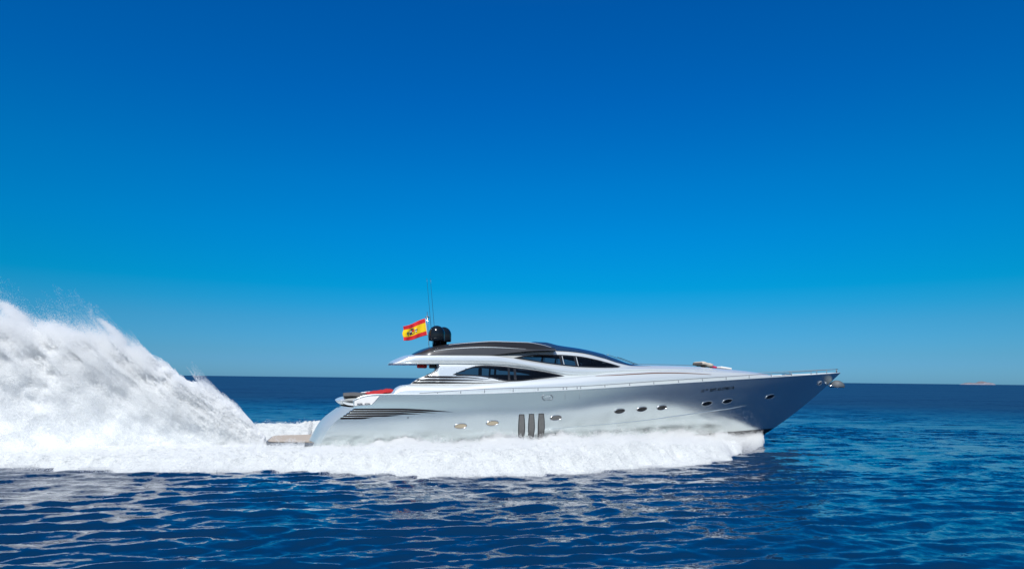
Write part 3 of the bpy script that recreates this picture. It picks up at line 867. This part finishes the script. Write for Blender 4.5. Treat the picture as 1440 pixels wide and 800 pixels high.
# ---- roof glass and windscreen
GT = P([(11.75, 5.955), (12.31, 5.95), (13.13, 5.79), (14.48, 5.62), (15.81, 5.36), (16.71, 5.04), (17.84, 4.72), (18.6, 4.66)])
def gl_sec(x):
    w = up_sec(x)[30][0] - 0.03; z = float(ARCH(x)) + 0.01
    zt = max(float(GT(x)), z + 0.03)
    w = max(w, 0.8)
    return section([(w, z), (w - 0.25, z + 0.5 * (zt - z)), (w * 0.55, zt - 0.06 * (zt - z)), (w * 0.3, zt), (0, zt + 0.01)], 6, 2)
for nm, xa, xb, mm in (('roof_glass', 11.8, 15.8, BLACKP), ('windscreen', 15.83, 18.5, BLUEGL)):
    xs = np.linspace(xa, xb, 50)
    V, F_, n_ = loft(gl_sec, xs)
    mesh_obj(nm, V, F_ + [tuple(range(n_))], mm if nm == 'windscreen' else BLUEGL, yacht, True)
# wipers lying on the windscreen
for (y, x0) in ((-0.75, 16.1), (0.15, 16.0)):
    pts = [(x0 + t * 1.7, y - 0.15 * t, float(GT(x0 + t * 1.7)) + 0.04 + 0.05 * math.sin(math.pi * t)) for t in np.linspace(0, 1, 12)]
    tube('wiper', pts, 0.018, STEEL, yacht, n=6)
    tube('wiper_blade', [(p[0] + 0.1, p[1] - 0.28, p[2] - 0.02) for p in pts[3:]], 0.014, BLACKP, yacht, n=6)

# ---- foredeck details
rbox('foredeck_hatch', (0.75, 1.5, 0.12), (24.0, 0, 4.62), WHITE, yacht, 0.05, rot=(0, 0.12, 0))
tube('deck_line', [(x, -0.5, float(ARCH(x)) + 0.13) for x in np.linspace(17.6, 22.0, 20)], 0.016, STEEL_D, yacht, n=6)
w_ = rbox('windlass', (0.5, 0.4, 0.12), (28.6, -0.2, 4.26), STEEL, yacht, 0.05)

# ---- guard rail
RAILZ = P([(4.89, 3.03), (8.20, 3.27), (12.87, 3.43), (17.94, 3.77), (24.85, 4.22), (28.44, 4.44), (32.7, 4.69)])
_STX = [5.82, 7.01, 8.26, 9.79, 11.15, 12.55, 12.75, 13.34, 13.54, 14.94, 16.41, 17.89, 19.46, 21.06, 22.71, 24.42, 26.18, 27.92, 29.75, 31.36, 32.5]
for sgn in (-1, 1):
    rl = tube('guard_rail', [(x, sgn * max(0.03, float(hs(x)) - 0.10), float(RAILZ(x))) for x in np.linspace(4.9, 32.6, 120)], 0.016, STEEL_D, yacht, n=6)
    for x in _STX:
        y = sgn * max(0.03, float(hs(x)) - 0.10)
        tube('stanchion', [(x, y, float(SHEER(x)) - 0.04), (x, y, float(RAILZ(x)))], 0.02, STEEL_D, rl, n=6)

# ---- anchor stowed at the stem
def anchor():
    V = []; n = 22; 
    # domed steel fluke plate, flat edge down
    for i in range(9):
        r_ = i / 8
        for k in range(n):
            t = math.pi * k / (n - 1)
            x = 0.46 * r_ * math.cos(t); z = 0.42 * r_ * math.sin(t)
            V.append((x, -0.20 * (1 - r_ * r_) - 0.02, z - 0.12))
    F_ = grid_faces(9, n)
    a = mesh_obj('anchor', V, F_, GALV, yacht, True, solid=0.05)
    a.location = (32.36, -0.14, 3.66); a.rotation_euler = (0.0, 0.0, -0.65)
    tube('shank', [(-0.55, 0.12, -0.05), (0.0, 0.05, -0.10), (0.40, 0.0, -0.14)], 0.05, STEEL, a)
    tube('stock', [(-0.44, -0.02, -0.13), (0.44, -0.02, -0.13)], 0.045, STEEL, a)
    tube('anchor_roller', [(31.75, -0.1, 3.62), (32.05, -0.26, 3.56)], 0.07, STEEL, yacht)
anchor()

# ---- radar domes, whip aerials, flag staff
def dome(x, y, z, r_):
    prof = [(0.16, -0.36), (0.20, -0.36), (0.20, -0.06), (r_ * 0.98, -0.04), (r_, 0.0), (r_ * 1.0, 0.35)]
    prof += [(r_ * math.cos(a), 0.35 + 1.02 * r_ * math.sin(a)) for a in np.linspace(0.12, math.pi / 2 - 0.02, 12)]
    d = lathe('radar_dome', prof, (x, y, z), DOME, yacht, 36)
    tube('dome_band', [(x + (r_ + 0.002) * math.cos(t), y + (r_ + 0.002) * math.sin(t), z + 0.10) for t in np.linspace(0, 2 * math.pi, 40)], 0.012, BLACKP, d, n=6)
dome(6.07, -0.60, 5.90, 0.45)
dome(6.62, 0.55, 5.92, 0.45)
for (xa, xb, y, zt) in ((5.93, 5.48, -0.15, 9.43), (6.10, 5.68, -0.2, 9.40)):
    pts = [(xa + (xb - xa) * t, y, 5.5 + (zt - 5.5) * t) for t in np.linspace(0, 1, 10)]
    tube('whip_aerial', pts, [0.013 - 0.006 * i / 9 for i in range(10)], BLACKP, yacht, n=6)
st_ = tube('flag_staff', [(5.66, -0.62, 5.45), (5.60, -0.60, 6.2), (5.50, -0.60, 7.46)], 0.017, STEEL, yacht, n=6)
tube('truck', [(5.42, -0.60, 7.16), (5.54, -0.60, 7.21), (5.62, -0.6, 7.12)], 0.035, STEEL_D, st_, n=6)

def world_pt(p):
    c, s = math.cos(PSI), math.sin(PSI)
    return Vector((ORIGIN[0] + p[0] * c - p[1] * s, ORIGIN[1] + p[0] * s + p[1] * c, p[2]))
def place(o, p, rz=0.0):
    o.location = world_pt(p); o.rotation_euler = (o.rotation_euler[0], o.rotation_euler[1], PSI + rz)

# ---- things carried on the yacht
FRED = mat('flag_red', (0.62, 0.012, 0.02), rough=0.8, vary=0.06)
FYEL = mat('flag_yellow', (0.85, 0.56, 0.0), rough=0.8, vary=0.06)
FHEM = mat('flag_hem', (0.75, 0.68, 0.68), rough=0.8)
FDK = mat('crest_dark', (0.03, 0.03, 0.05), rough=0.8)
FGR = mat('crest_green', (0.02, 0.20, 0.12), rough=0.8)
FWH = mat('crest_white', (0.65, 0.65, 0.62), rough=0.8)
def make_flag():
    A = Vector((5.42, -0.6, 7.10)); B = Vector((5.56, -0.6, 6.17)); C = Vector((4.20, -0.6, 6.58)); D = Vector((4.23, -0.6, 5.80))
    def pt(s, t, off=0.0):
        p = (A * (1 - s) + C * s) * (1 - t) + (B * (1 - s) + D * s) * t
        p = p.copy()
        wob = s * (0.12 * math.sin(7.0 * s + 1.8 * t) + 0.05 * math.sin(15 * s - 3 * t))
        p.y += wob + off
        p.z += 0.05 * s * math.sin(6.5 * s + 0.6) - 0.03 * math.sin(3.1 * s) * (t - 0.3)
        p.x += 0.03 * s * math.sin(9 * t)
        return p - A
    nx, nz = 41, 33
    V = []; fm = []
    for i in range(nx):
        for j in range(nz): V.append(pt(i / (nx - 1), j / (nz - 1)))
    F_ = grid_faces(nx, nz)
    for f in F_:
        j = f[0] % nz; i = f[0] // nz
        fm.append(2 if i == 0 else (1 if nz // 4 <= j < 3 * (nz - 1) // 4 else 0))
    o = mesh_obj('flag', V, F_, [FRED, FYEL, FHEM], None, True, fm, solid=0.006)
    # coat of arms: shield, two pillars, crown, scroll
    def bit(name, s0, t0, s1, t1, mm, par, off=-0.012):
        V = []; n = 5
        for i in range(n):
            for j in range(n):
                V.append(pt(s0 + (s1 - s0) * i / (n - 1), t0 + (t1 - t0) * j / (n - 1), off))
        return mesh_obj(name, V, grid_faces(n, n), mm, par, True)
    arms = bit('coat_of_arms', 0.52, 0.40, 0.72, 0.66, FDK, o)
    bit('shield_quarter', 0.53, 0.42, 0.61, 0.52, FRED, arms, -0.02)
    bit('shield_quarter', 0.63, 0.42, 0.71, 0.52, FWH, arms, -0.02)
    bit('shield_quarter', 0.55, 0.54, 0.61, 0.63, FYEL, arms, -0.02)
    bit('crown', 0.55, 0.30, 0.69, 0.37, FDK, arms)
    bit('pillar', 0.43, 0.40, 0.47, 0.62, FWH, arms); bit('pillar', 0.76, 0.44, 0.81, 0.66, FGR, arms)
    bit('pillar_base', 0.42, 0.58, 0.48, 0.63, FDK, arms); bit('scroll', 0.38, 0.46, 0.50, 0.50, FDK, arms, -0.02)
    bit('scroll', 0.74, 0.50, 0.84, 0.54, FDK, arms, -0.02)
    place(o, A)
    tag(o, 'red and yellow striped flag with coat of arms flying beside the black domes', 'flag')
make_flag()

def cushion(name, size, p, material, label, cat, rot=(0, 0, 0), bevel=0.07, rz=0.0):
    bm = bmesh.new(); bmesh.ops.create_cube(bm, size=1)
    bmesh.ops.subdivide_edges(bm, edges=list(bm.edges), cuts=6, use_grid_fill=True)
    rr_ = random.Random(hash(name) % 1000 if False else len(name))
    for v in bm.verts:
        x, y, z = v.co * 2
        # pillow rounding
        e = max(abs(x), abs(y)); puff = 1 - 0.35 * max(0, e) ** 6
        v.co = Vector((x * 0.5 * size[0] * (1 - 0.04 * abs(z)), y * 0.5 * size[1] * (1 - 0.04 * abs(z)), z * 0.5 * size[2] * puff + 0.012 * math.sin(5 * x + 3 * y)))
    me = bpy.data.meshes.new(name); bm.to_mesh(me); bm.free(); me.materials.append(material)
    me.polygons.foreach_set('use_smooth', np.full(len(me.polygons), True)); me.update()
    o = bpy.data.objects.new(name, me); COL.objects.link(o)
    o.rotation_euler = rot; place(o, p, rz)
    tag(o, label, cat)
    return o
cushion('sunbed_cushion', (1.35, 4.2, 0.20), (1.82, 0, 2.865), GREYFAB, 'flat dark grey cushion lying on the silver stern lid', 'cushion')
cushion('sunbed_cushion', (0.95, 4.0, 0.20), (3.15, 0.15, 2.87), GREYFAB, 'dark grey sunbed headrest largely covered by the red towel', 'cushion', rot=(0, -0.15, 0))
def towel():
    prof = P([(2.22, 2.86), (2.5, 2.95), (2.72, 3.0), (3.1, 3.06), (3.45, 3.13), (3.62, 3.14), (3.72, 3.06), (3.74, 2.95)])
    V = []; xs = list(np.linspace(2.22, 3.62, 26)) + [3.68, 3.72, 3.74]; ns = 30
    for i, x in enumerate(xs):
        for k in range(ns):
            s = -1.7 + 2.3 * k / (ns - 1)
            z = float(prof(x)) + 0.022 * math.sin(9 * s + 4 * x) + 0.02 * math.sin(17 * x - 5 * s)
            V.append((x - 2.9 + 0.03 * math.sin(8 * s), s, z - 2.9 + (0.0 if 0 < k < ns - 1 else -0.12)))
    o = mesh_obj('towel', V, [tuple(reversed(f)) for f in grid_faces(len(xs), ns)], REDFAB, None, True, solid=0.02)
    place(o, (2.9, 0, 2.92)); tag(o, 'crumpled red towel draped over the stern sunbed', 'towel')
towel()
b_ = cushion('backrest_cushion', (0.72, 1.2, 0.24), (22.62, -0.35, 4.83), BEIGEFAB, 'beige cushion propped up as a backrest on the foredeck', 'cushion', rot=(0, 0.22, 0))
rbox('underside_panel', (0.42, 1.1, 0.16), (-0.22, 0, -0.06), GREYFAB, b_, 0.05)
cushion('pillow', (0.50, 0.5, 0.14), (23.18, -0.35, 4.70), PINKFAB, 'small crimson pillow in front of the beige foredeck backrest', 'pillow', rot=(0, 0.25, 0))
def roll(name, x0, x1, mm, label):
    V, F_ = tube_vf([(x0 - (x0 + x1) / 2, 0, 0), (x0 - (x0 + x1) / 2 + 0.04, 0, 0), (x1 - (x0 + x1) / 2 - 0.04, 0, 0), (x1 - (x0 + x1) / 2, 0, 0)], [0.07, 0.105, 0.105, 0.07], 14)
    o = mesh_obj(name, V, F_, mm, None, True)
    strap = []
    for dx in (-0.12, 0.12):
        tube('strap', [(dx, 0.108 * math.cos(t), 0.108 * math.sin(t)) for t in np.linspace(0, 2 * math.pi, 18)], 0.012, BLACKP, o, n=5)
    place(o, ((x0 + x1) / 2, -1.5, 4.43)); tag(o, label, 'bag')
roll('rolled_cover', 4.93, 5.46, REDFAB, 'dark red roll tucked under the aft roof wing')
roll('rolled_cover', 5.58, 6.0, GREYFAB, 'black roll under the roof wing beside the dark red roll')

# ------------------------------------------------------------------ foam and spray (boat frame: X forward, S to starboard)
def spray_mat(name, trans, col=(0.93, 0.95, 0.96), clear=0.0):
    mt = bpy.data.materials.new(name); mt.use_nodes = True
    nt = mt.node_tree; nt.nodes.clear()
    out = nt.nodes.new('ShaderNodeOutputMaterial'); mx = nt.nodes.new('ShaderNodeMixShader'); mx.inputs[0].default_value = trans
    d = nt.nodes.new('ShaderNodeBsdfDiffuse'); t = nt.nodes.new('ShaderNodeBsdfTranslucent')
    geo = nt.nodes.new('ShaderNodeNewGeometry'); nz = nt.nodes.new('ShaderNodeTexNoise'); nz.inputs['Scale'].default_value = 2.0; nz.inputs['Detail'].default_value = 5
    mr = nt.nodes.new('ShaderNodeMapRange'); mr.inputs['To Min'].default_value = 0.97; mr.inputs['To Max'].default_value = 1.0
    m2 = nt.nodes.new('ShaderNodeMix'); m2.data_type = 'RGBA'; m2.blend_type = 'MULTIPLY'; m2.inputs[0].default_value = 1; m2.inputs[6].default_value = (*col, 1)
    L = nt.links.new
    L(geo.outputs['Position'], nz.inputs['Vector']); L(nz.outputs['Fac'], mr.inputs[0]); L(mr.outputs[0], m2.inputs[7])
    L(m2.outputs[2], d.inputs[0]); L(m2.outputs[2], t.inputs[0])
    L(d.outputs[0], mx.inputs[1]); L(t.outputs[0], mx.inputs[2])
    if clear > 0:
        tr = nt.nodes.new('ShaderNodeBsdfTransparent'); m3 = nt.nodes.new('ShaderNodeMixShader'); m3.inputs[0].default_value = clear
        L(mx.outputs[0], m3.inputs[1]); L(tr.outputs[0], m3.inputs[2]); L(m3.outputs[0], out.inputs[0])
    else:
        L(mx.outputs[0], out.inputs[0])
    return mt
DROPS = spray_mat('spray_droplets', 0.50, (0.975, 0.985, 0.99), 0.35)
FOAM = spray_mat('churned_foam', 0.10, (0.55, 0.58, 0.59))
def froth_mat(name, col, rad):
    mt = mat(name, col, rough=0.9, spec=0.1, vary=0.015, vscale=2.0)
    b = mt.node_tree.nodes['Principled BSDF']
    b.inputs['Subsurface Weight'].default_value = 1.0
    b.inputs['Subsurface Radius'].default_value = (1.0, 1.0, 1.05)
    b.inputs['Subsurface Scale'].default_value = rad
    return mt
PLUME = froth_mat('plume_body', (0.965, 0.975, 0.98), 0.30)

def to_world(X, S, Z):
    c, s = math.cos(PSI), math.sin(PSI)
    Yp = -S
    return np.stack([ORIGIN[0] + X * c - Yp * s, ORIGIN[1] + X * s + Yp * c, Z], -1).astype(np.float32)

def drop_nodes():
    g = bpy.data.node_groups.new('droplets', 'GeometryNodeTree')
    g.interface.new_socket('Geometry', in_out='INPUT', socket_type='NodeSocketGeometry')
    g.interface.new_socket('Geometry', in_out='OUTPUT', socket_type='NodeSocketGeometry')
    gi = g.nodes.new('NodeGroupInput'); go = g.nodes.new('NodeGroupOutput')
    mp = g.nodes.new('GeometryNodeMeshToPoints'); jn = g.nodes.new('GeometryNodeJoinGeometry'); sm = g.nodes.new('GeometryNodeSetMaterial')
    na = g.nodes.new('GeometryNodeInputNamedAttribute'); na.data_type = 'FLOAT'; na.inputs['Name'].default_value = 'drop'
    gt = g.nodes.new('FunctionNodeCompare'); gt.data_type = 'FLOAT'; gt.operation = 'GREATER_THAN'; gt.inputs[1].default_value = 0.0001
    L = g.links.new
    L(gi.outputs[0], mp.inputs['Mesh']); L(na.outputs[0], gt.inputs[0]); L(gt.outputs[0], mp.inputs['Selection']); L(na.outputs[0], mp.inputs['Radius'])
    sm.inputs['Material'].default_value = DROPS
    L(mp.outputs[0], sm.inputs[0]); L(gi.outputs[0], jn.inputs[0]); L(sm.outputs[0], jn.inputs[0]); L(jn.outputs[0], go.inputs[0])
    return g
DROP_NG = drop_nodes()

def spray_obj(name, core_co, core_quads, drops, rad, core_mat):
    """a churning body (mesh) with its droplets (points) round it, one object"""
    co = np.concatenate([core_co, drops]) if len(core_co) else drops
    me = big_mesh(name, co, core_quads, core_mat)
    at = me.attributes.new('drop', 'FLOAT', 'POINT')
    at.data.foreach_set('value', np.concatenate([np.zeros(len(core_co), np.float32), rad.astype(np.float32)]))
    o = bpy.data.objects.new(name, me); COL.objects.link(o)
    md = o.modifiers.new('droplets', 'NODES'); md.node_group = DROP_NG
    return o

EDGE = P([(-45, 1.2), (-30, 3.0), (-12.2, 6.2), (-9.2, 7.2), (-6.4, 8.2), (-1.8, 8.9), (3.0, 10.6), (7.0, 11.8), (11.7, 11.2), (15.6, 9.9), (17.9, 8.8), (20.0, 7.2), (21.7, 5.3), (23.5, 3.0), (24.8, 1.3), (25.8, 0.4), (26.5, 0.05)])
A_IN = P([(-45, 0.25), (-12, 0.35), (-3, 0.28), (-0.5, 0.30), (0.5, 0.40), (1.9, 0.30), (4.2, 0.60), (5.5, 0.36), (6.9, 0.30), (8.7, 0.50), (9.9, 0.46), (11.4, 0.55), (13.0, 0.50), (15.0, 0.62), (17.1, 0.52), (19.7, 0.60), (21.9, 0.46), (23.8, 0.38), (25.0, 0.12), (26.5, 0.0)])
A_OUT = P([(-45, 0.2), (-12, 0.35), (-3, 0.40), (0.5, 0.5), (4, 0.65), (8, 0.75), (12, 0.80), (16, 0.78), (20, 0.58), (23, 0.3), (25, 0.1), (27, 0.02)])

def chine_s(X):
    x = np.clip(X, 0, 27)
    return np.interp(x, _HX[:, 30], _HS[:, 30]) * (X < 26.6)

def foam_h(X, S, fine=True):
    aS = np.abs(S); z0 = np.zeros_like(X)
    e = EDGE(X) + 0.75 * fbm(X * 0.45, S * 0.2, z0 + 3.3 + np.sign(S), 3) + 0.42 * fbm(X * 1.7, S * 0.8, z0 + 8.1, 3)
    c = np.where(X > -0.6, chine_s(X), 0.0)
    w = np.maximum(e - c, 0.15)
    s = (aS - c) / w
    body = A_IN(X) + (A_OUT(X) - A_IN(X)) * sstep(0.05, 0.5, s)
    body = body * np.where(S < 0, 1 + 1.1 * sstep(4, 0, X) * sstep(-30, -12, X) * sstep(0.25, 0.7, s), 1.0)      # the far wake stands higher
    # ahead of the transom the water closes flat inside the hull; aft of it the wake dips behind the boat
    h = body * (1 - sstep(0.72, 1.0, s) ** 1.3) - 0.35 * sstep(0.96, 1.12, s)
    env = 1 - 0.8 * sstep(0.8, 1.0, s)
    lump = fbm(X * 0.55, S * 0.75, z0 + 1.7, 3) * 0.30 + (0.5 - 1.5 * np.abs(fbm(X * 1.3, S * 1.5, z0 + 4.4, 3))) * 0.36 - 0.08
    amp = np.clip(body * 0.9, 0.15, 0.9)
    h = h + env * amp * lump
    if fine:
        h = h + env * (fbm(X * 4.0, S * 4.5, z0 + 6.6, 4) * 0.20 + 0.05 * fbm(X * 14, S * 14, z0 + 2.2, 2))
    return h, s, c

def make_foam():
    rs = np.random.default_rng(11)
    dx = 0.085
    xs = np.arange(-34, 25.6, dx); ss = np.arange(-14, 14.01, dx)
    X, S = np.meshgrid(xs, ss, indexing='ij')
    h, s, c = foam_h(X, S)
    co = to_world(X.ravel(), S.ravel(), h.ravel())
    n = len(ss)
    keep = (h > -0.22) & ~((X > 0.2) & (np.abs(S) < c - 0.35))
    k4 = keep[:-1, :-1] & keep[1:, :-1] & keep[1:, 1:] & keep[:-1, 1:]
    i, j = np.nonzero(k4)
    q = np.stack([i * n + j, (i + 1) * n + j, (i + 1) * n + j + 1, i * n + j + 1], -1)[:, ::-1]
    used = np.unique(q); remap = np.full(len(co), -1); remap[used] = np.arange(len(used))
    core = co[used]; q = remap[q]
    # droplets leaping off the sheet
    N = 1300000
    x = rs.uniform(-30, 26.8, N); sg = np.where(rs.random(N) < 0.80, 1.0, -1.0)
    c1 = np.where(x > -0.6, chine_s(x), 0.0); e1 = EDGE(x)
    t = rs.random(N) ** 0.9
    st = sg * (c1 + 0.02 + (e1 - c1) * t * 1.03)
    h, s, c = foam_h(x, st)
    gust = np.clip(fbm(x * 0.9, st * 0.9, 0 * x + 5.5, 3) * 2.2 + 0.35, 0.02, 1.6)
    spike = np.clip(fbm(x * 1.5, st * 0.9, 0 * x + 7.7, 3) * 3.2, 0, 2.0)
    near = np.exp(-np.maximum(s, 0) * 5.0)                 # taller right against the hull
    lift = (0.035 + 0.11 * gust + 0.26 * near * np.clip(spike - 0.35, 0, 2) * sstep(1.5, 5, x) + 0.08 * spike * (x < -1))
    z = h + np.minimum(rs.exponential(1.0, N), 3.0) * lift * np.clip(A_OUT(x) + 0.25, 0.2, 1.1) - 0.03
    z = np.where(s > 0.97, np.minimum(z, 0.10 + 0.05 * rs.random(N)), z)
    ok = (z > -0.05) & (s < 1.10)
    x, st, z = x[ok], st[ok], z[ok]
    r_ = np.exp(rs.normal(math.log(0.0085), 0.35, len(x)))
    # fine mist hanging along the forward topsides
    M = 8000
    xm = rs.beta(2.2, 1.6, M) * 13 + 13.0
    zm = 0.6 + rs.exponential(0.34, M) * (0.5 + 0.8 * sstep(14, 21, xm) * (1 - 0.6 * sstep(24.2, 26, xm)))
    sm_ = np.interp(xm, _HX[:, 45], _HS[:, 45]) + 0.10 + np.abs(rs.normal(0, 0.9, M)) * (1 - 0.6 * sstep(23, 26, xm))
    okm = (zm < 2.2) & (xm < 24.6) & (vnoise(xm * 1.1, zm * 1.3, sm_ * 0.8) > 0.25)
    rm = np.exp(rs.normal(math.log(0.007), 0.25, M))
    # spray torn off the stem
    K = 90000
    xk = 26.6 - rs.exponential(1.1, K); tk = rs.random(K)
    sk = np.interp(xk, _HX[:, 18], _HS[:, 18]) + 0.05 + tk ** 1.3 * (0.4 + (26.6 - xk) * 0.9)
    zk = 0.05 + (1 - (2 * tk - 0.7) ** 2) * 0.32 * rs.random(K) ** 0.8 + rs.exponential(0.10, K)
    okk = (xk > 21) & (fbm(xk * 2.2, sk * 2.2, zk * 2.2, 3) > -0.15)
    rk = np.exp(rs.normal(math.log(0.010), 0.35, K))
    # splashes leaping up the topsides here and there
    xp = []; sp_ = []; zp = []
    for c0 in list(rs.uniform(2.5, 24.0, 30)) + [4.2, 4.5, 8.9, 12.4, 15.1, 18.0, 19.9, 22.6]:
        m_ = int(rs.uniform(1200, 4200)); hgt = rs.uniform(0.16, 0.50) * (0.6 if c0 < 7 else 1.0) * (0.6 if 9.6 < c0 < 11.8 else 1.0); wd = rs.uniform(0.15, 0.55)
        t = rs.beta(1.0, 2.0, m_); lean = rs.uniform(-0.5, 0.1)
        xx = c0 + rs.normal(0, 1, m_) * wd * (1 - 0.5 * t) + lean * t * hgt * 2
        ss_ = np.interp(np.clip(xx, 0, 27), _HX[:, 40], _HS[:, 40]) + 0.12 + np.abs(rs.normal(0, 0.28, m_))
        h_, _, _ = foam_h(xx, ss_, False)
        xp.append(xx); sp_.append(ss_); zp.append(h_ + t * hgt * (1.0 + 0.5 * rs.random(m_)))
    xp = np.concatenate(xp); sp_ = np.concatenate(sp_); zp = np.concatenate(zp)
    rp = np.exp(rs.normal(math.log(0.0085), 0.35, len(xp)))
    drops = np.concatenate([to_world(x, st, z), to_world(xm, sm_, zm)[okm], to_world(xk, sk, zk)[okk], to_world(xp, sp_, zp)])
    rad = np.concatenate([r_, rm[okm], rk[okk], rp])
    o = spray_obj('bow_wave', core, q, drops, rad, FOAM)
    tag(o, 'churning white bow wave and wake foam spreading along the yacht', 'foam', kind='stuff')
make_foam()

PLUME_TOP = P([(-34, 3.0), (-28, 5.5), (-22, 7.4), (-18, 7.8), (-15.6, 7.3), (-14.75, 7.0), (-13.75, 6.5), (-12.1, 6.25), (-10.3, 6.05), (-8.9, 5.45), (-7.9, 4.85), (-6.9, 4.25), (-5.5, 3.30), (-4.4, 2.50), (-3.65, 1.75), (-2.9, 0.95), (-2.55, 0.45), (-2.4, 0.2)])
def plume_surface(X, A, k):
    """X along the wake, A 0..pi over the section from starboard to port, k share of the full size"""
    d = np.maximum(-2.4 - X, 0.0)
    H_ = PLUME_TOP(X) * k; W = (0.45 + 0.17 * d) * k
    ca, sa = np.cos(A), np.sin(A)
    S = -0.25 + W * np.sign(ca) * np.abs(ca) ** 0.8
    Z = H_ * np.abs(sa) ** 0.85
    # puffs and streaks lying along the flight of the water
    al = -0.80 * X + 0.60 * Z; ac = 0.60 * X + 0.80 * Z
    g = 0.30 + 0.70 * np.clip(d / 7.0, 0, 1)
    n1 = 0.5 - 1.6 * np.abs(fbm(al * 0.55, ac * 0.95, S * 0.6 + 2.2, 3))
    n2 = 0.5 - 1.6 * np.abs(fbm(al * 1.5, ac * 2.1, S * 1.7 + 7.1, 4))
    n3 = fbm(al * 5.0, ac * 7.5, S * 6.0 + 4.9, 4)
    calm = 0.45 + 0.55 * np.abs(sa) ** 1.5                     # softer low down, where the mist is thickest
    disp = g * calm * (0.42 * n1 + 0.26 * n2 + 0.12 * n3)
    ny = ca / np.maximum(W, 0.3); nz = sa / np.maximum(H_, 0.3); L_ = np.hypot(ny, nz) + 1e-6
    ny /= L_; nz /= L_
    S = S + disp * ny * 0.9; Z = Z + disp * (0.35 * nz + 0.65 * sa)
    return S, Z, ny, nz, n1

def make_rooster():
    rs = np.random.default_rng(21)
    # the dense body of the plume
    nx, na = 520, 250
    xs = -2.45 - 25.0 * np.linspace(0, 1, nx) ** 1.15
    X, A = np.meshgrid(xs, np.linspace(0.0, math.pi, na), indexing='ij')
    S, Z, _, _, _ = plume_surface(X, A, 0.84)
    Z = Z - 0.12
    co = to_world(X.ravel(), S.ravel(), Z.ravel())
    i, j = np.meshgrid(np.arange(nx - 1), np.arange(na - 1), indexing='ij'); i = i.ravel(); j = j.ravel()
    qd = np.stack([i * na + j, (i + 1) * na + j, (i + 1) * na + j + 1, i * na + j + 1], -1)
    # droplets: a veil close to the body, loose clots and flung drops outside it
    N = 2400000
    x = -2.5 - 23.5 * rs.random(N) ** 0.9
    A = np.where(rs.random(N) < 0.55, rs.beta(1.6, 1.3, N) * (math.pi / 2), math.pi / 2 + rs.normal(0, 0.55, N))
    A = np.clip(A, 0.02, math.pi - 0.02)
    S, Z, ny, nz, n1 = plume_surface(x, A, 0.86)
    d = np.maximum(-2.4 - x, 0.0); g = 0.22 + 0.78 * np.clip(d / 7.0, 0, 1)
    topness = np.sin(A) ** 2
    al = -0.80 * x + 0.60 * Z; ac = 0.60 * x + 0.80 * Z
    veil = np.clip(0.60 + 1.4 * fbm(al * 1.0, ac * 1.6, S + 3.3, 4), 0.10, 1.5)
    wisp = np.clip(fbm(al * 0.45, ac * 3.4, S * 0.6 + 9.3, 3) * 3.0 - 0.25, 0, 1.8)
    off = np.minimum(rs.exponential(1.0, N), 3.2) * (0.04 + g * (0.11 * veil + topness * (0.20 * veil + 0.52 * wisp)))
    S = S + off * ny; Z = Z + off * (0.45 * nz + 0.55 * np.sin(A)) - 0.10
    xo = x - off * 0.75 * topness
    # three jets flung above the rest
    jx = []
    for (x0, z0, dx, dz, w, m_) in ((-9.9, 5.4, -1.0, 1.25, 0.11, 12000), (-14.4, 6.1, -1.0, 1.25, 0.20, 30000), (-12.6, 5.7, -0.9, 0.6, 0.25, 14000), (-17.5, 7.0, -1.6, 0.6, 0.3, 24000)):
        t = rs.beta(1.0, 1.7, m_); w_ = w * (1 - 0.6 * t)
        jx.append(np.stack([x0 + dx * t - 0.25 * t * t + rs.normal(0, 1, m_) * w_, -0.3 + rs.normal(0, 0.35, m_), z0 + dz * t + rs.normal(0, 1, m_) * w_], -1))
    jx = np.concatenate(jx)
    shrink = np.concatenate([np.clip(1.15 - 0.45 * off, 0.5, 1.0), np.full(len(jx), 0.75)])
    x = np.concatenate([xo, jx[:, 0]]); S = np.concatenate([S, jx[:, 1]]); Z = np.concatenate([Z, jx[:, 2]])
    ok = (Z > 0.05) & ~((x > -2.75) & (Z > 0.3))
    x, S, Z = x[ok], S[ok], Z[ok]
    rad = np.exp(rs.normal(math.log(0.0085), 0.38, len(x))) * shrink[ok]
    o = spray_obj('rooster_tail_spray', co, qd, to_world(x, S, Z), rad, PLUME)
    tag(o, 'tall white plume of spray thrown up behind the stern', 'spray', kind='stuff')
make_rooster()
